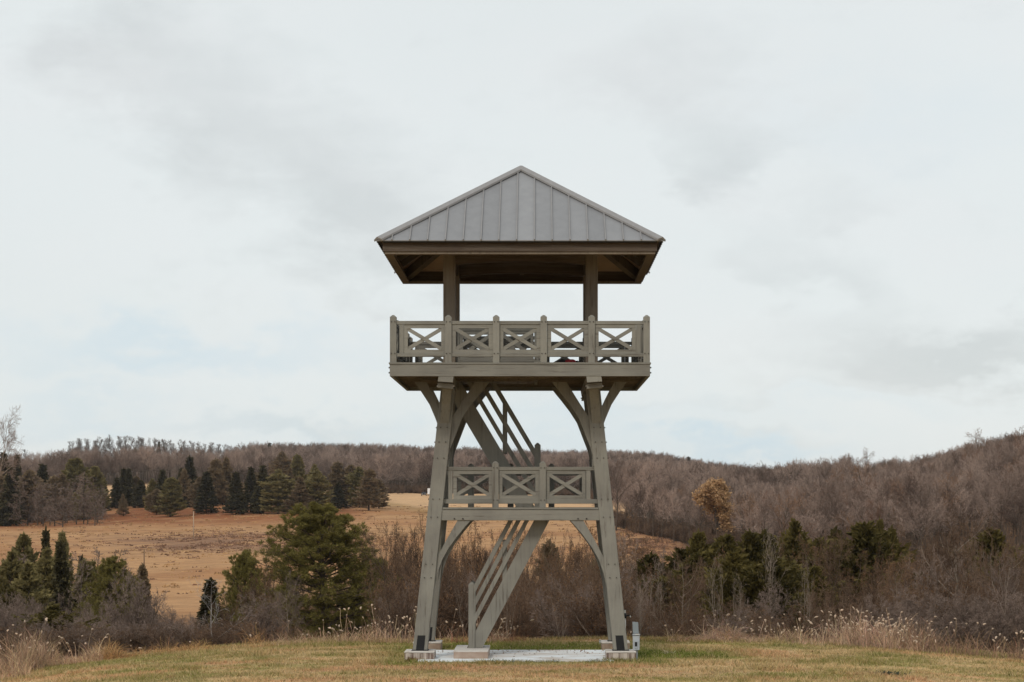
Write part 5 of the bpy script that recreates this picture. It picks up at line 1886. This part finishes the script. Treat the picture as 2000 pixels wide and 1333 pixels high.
# ------------------------------------------------------------------ patch of coarse weeds on the lawn
Yw = 47.6
xw = wx(1740, Yw)
wv_, wt_, wc_ = [], [], []
for i in range(150):
    a_ = rg.uniform(0, 6.28)
    px_, py_ = xw + rg.normal(0, 0.24), Yw + rg.normal(0, 0.16)
    z_ = gz(px_, py_)
    L, wd_ = rg.uniform(0.06, 0.17), rg.uniform(0.010, 0.022)
    d = np.array([math.cos(a_) * 0.8, math.sin(a_) * 0.8, rg.uniform(0.35, 1.1)])
    d /= np.linalg.norm(d)
    s = np.array([-math.sin(a_), math.cos(a_), 0]) * wd_
    p0 = np.array([px_, py_, z_])
    b = len(wv_)
    wv_ += [p0, p0 + d * L * 0.5 + s, p0 + d * L * 0.5 - s, p0 + d * L + np.array([0, 0, -0.02])]
    wt_ += [(b, b + 1, b + 2), (b + 1, b + 3, b + 2)]
    wc_ += [np.array([0.050, 0.058, 0.040]) * rg.uniform(0.5, 1.7)] * 4
me = np_mesh('weed_clump', np.array(wv_), np.array(wt_), GRASS, np.array(wc_))
o = link(bpy.data.objects.new('weed_clump', me))
tag(o, 'dark grey-green patch of coarse weeds low on the lawn at the right', 'plant')

# ------------------------------------------------------------------ poles in the field
for px, top, Yd, lb in ((378, 1000, 545, 'thin pale pole standing alone in the open field left of the pines'), (281.5, 1074, 430, 'short dark pole low in the field above the brown-green conifer')):
    X = wx(px, Yd)
    z0 = gz(X, Yd)
    pl = empty('field_pole', (X, Yd, z0))
    tag(pl, lb, 'pole')
    zt_ = (PY - top) * Yd / F - z0
    mp = POLEM if px > 300 else BARK
    MB().cyl((0, 0, -0.5), (0, 0, zt_), 0.15 if px > 300 else 0.11, 8, 0.11 if px > 300 else 0.08).build('post', mp, pl, True)
    MB().cyl((0, 0, zt_ + 0.005), (0, 0, zt_ + 0.15), 0.14 if px > 300 else 0.1, 8, 0.04).build('cap', mp, pl, True)

# ------------------------------------------------------------------ trailer and dark vehicle at the far edge of the field
Yt = 915
xt_ = wx(840.5, Yt)
zt_ = gz(xt_, Yt)
tl = empty('box_trailer', (xt_, Yt, zt_))
tag(tl, 'white box trailer at the far edge of the field, partly behind the tower leg', 'trailer')
MB().box(-1.3, 1.3, -0.2, 5.5, 0.75, 3.5).build('body', TRAIL, tl, bevel=0.04)
MB().box(-1.31, 1.31, -0.25, -0.205, 0.7, 0.82).build('bumper', DARKV, tl)
for sx in (-1, 1):
    for yy in (2.2, 3.2):
        MB().cyl((sx * 1.05, yy, 0.4), (sx * 1.3, yy, 0.4), 0.4, 12).build('wheel', DARKV, tl)
xv = wx(828, Yt)
vh = empty('parked_vehicle', (xv, Yt + 1, gz(xv, Yt + 1)))
tag(vh, 'dark parked vehicle with two small lights left of the white trailer', 'vehicle')
MB().poly([(-1.2, -2, 0.45), (1.1, -2, 0.45), (1.1, 2.2, 0.45), (-1.2, 2.2, 0.45)], [(-1.15, -1.9, 1.15), (1.05, -1.9, 1.15), (1.05, 2.1, 1.15), (-1.15, 2.1, 1.15)]).build('body', DARKV, vh, bevel=0.05)
MB().poly([(-1.05, -0.6, 1.155), (0.95, -0.6, 1.155), (0.95, 1.6, 1.155), (-1.05, 1.6, 1.155)], [(-0.85, -0.2, 1.8), (0.75, -0.2, 1.8), (0.75, 1.3, 1.8), (-0.85, 1.3, 1.8)]).build('cabin', DARKV, vh, bevel=0.05)
for sx in (-0.75, 0.6):
    MB().cyl((sx, -2.03, 0.85), (sx, -1.9, 0.85), 0.14, 10).build('headlight', TRAIL, vh)
for sx in (-1.1, 1.0):
    for yy in (-1.2, 1.4):
        MB().cyl((sx - 0.12, yy, 0.36), (sx + 0.12, yy, 0.36), 0.36, 12).build('wheel', DARKV, vh)

# ------------------------------------------------------------------ tussocks and weeds that roughen the far field
m = 30000
fy_ = np.sqrt(rg.uniform(330 ** 2, 760 ** 2, m))
fu_ = rg.uniform(-60, 1330, m)
fx_ = (fu_ - PX) * fy_ / F
fm = field_mask(fu_, fy_)
fz_ = terr(fx_, fy_)
fv_ = PY - F * fz_ / fy_
wd_ = np.exp(-((fu_ - 380) / 200) ** 2 - ((fv_ - 1062) / 17) ** 2) + 0.9 * np.exp(-((fu_ - 590) / 130) ** 2 - ((fv_ - 1052) / 13) ** 2) + 0.8 * sst(1120, 1260, fu_)
cl_ = fbm(fx_ / 16, fy_ / 22, 71, 3)
keep = (fm > 0.6) & (rg.uniform(0, 1, m) < np.clip(0.05 + 0.8 * wd_ * sst(0.35, 0.6, cl_), 0, 1))
fx_, fy_, fz_, wd_ = fx_[keep], fy_[keep], fz_[keep], wd_[keep]
k = len(fx_)
V, c0 = [], []
per = 6
P = np.repeat(np.column_stack([fx_, fy_, fz_]), per, 0) + np.column_stack([rg.normal(0, 0.55, k * per), rg.normal(0, 0.5, k * per), np.zeros(k * per)])
hh_ = rg.uniform(0.12, 0.42, k * per)
S = np.column_stack([rg.uniform(0.10, 0.35, k * per), rg.normal(0, 0.1, k * per), np.zeros(k * per)])
Tp = P + np.column_stack([rg.normal(0, 0.15, k * per), rg.normal(0, 0.15, k * per), hh_])
V = np.stack([P - S, P + S, Tp], 1).reshape(-1, 3)
isw = np.repeat(rg.uniform(0, 1, k) < np.clip(0.25 + wd_, 0, 0.95), per)[:, None]
cc = np.where(isw, np.array([[0.25, 0.145, 0.095]]), np.array([[0.44, 0.27, 0.135]])) * np.repeat(rg.uniform(0.6, 1.3, k), per)[:, None]
me = np_mesh('field_tussocks', V, np.arange(len(V)).reshape(-1, 3), GRASS, np.repeat(cc, 3, 0))
tag(link(bpy.data.objects.new('field_tussocks', me)), kind='stuff')

# ------------------------------------------------------------------ thin haze over the valley
hz_ = MB().box(-3700, 3700, -1600, 6200, float(gzv.min()) - 1.5, float(gzv.max()) + 40)
hm = bpy.data.materials.new('haze_air')
hm.use_nodes = True
hn = hm.node_tree
hn.nodes.clear()
ho = hn.nodes.new('ShaderNodeOutputMaterial')
hv = hn.nodes.new('ShaderNodeVolumePrincipled')
hv.inputs['Color'].default_value = (0.93, 0.92, 0.92, 1)
hv.inputs['Density'].default_value = 0.00004
hn.links.new(hv.outputs[0], ho.inputs['Volume'])
tag(hz_.build('haze', hm), kind='stuff')

# ------------------------------------------------------------------ fallen leaves on the lawn and the slab
m = 1500
lx_, ly_ = rg.uniform(-18, 17, m), rg.uniform(43, 59.5, m)
lx_[:170], ly_[:170] = rg.uniform(XC - 2.5, XC + 2.3, 170), 54.35 - np.abs(rg.normal(0, 1.1, 170)) % 3.4
on_slab = (np.abs(lx_ - XC + 0.11) < 2.5) & (ly_ > 50.75) & (ly_ < 54.38)
lz_ = np.where(on_slab, ZG + 0.006, terr(lx_, ly_) + rg.uniform(0.015, 0.05, m))
P = np.column_stack([lx_, ly_, lz_])
a_ = rg.uniform(0, 6.28, m)
sz = rg.uniform(0.015, 0.038, m)
D1 = np.column_stack([np.cos(a_) * sz, np.sin(a_) * sz, np.abs(rg.normal(0, 0.012, m))])
D2 = np.column_stack([-np.sin(a_) * sz * 0.6, np.cos(a_) * sz * 0.6, np.abs(rg.normal(0, 0.012, m))])
V = np.stack([P - D1 * [1, 1, 0], P + D2, P + D1, P - D2 * [1, 1, 0]], 1).reshape(-1, 3)
b = (np.arange(m) * 4)[:, None]
T = np.concatenate([b + np.array([[0, 1, 2]]), b + np.array([[0, 2, 3]])])
cc = np.array([0.24, 0.125, 0.06]) * rg.uniform(0.5, 1.6, (m, 1))
me = np_mesh('fallen_leaves', V, T, GRASS, np.repeat(cc, 4, 0))
tag(link(bpy.data.objects.new('fallen_leaves', me)), kind='stuff')
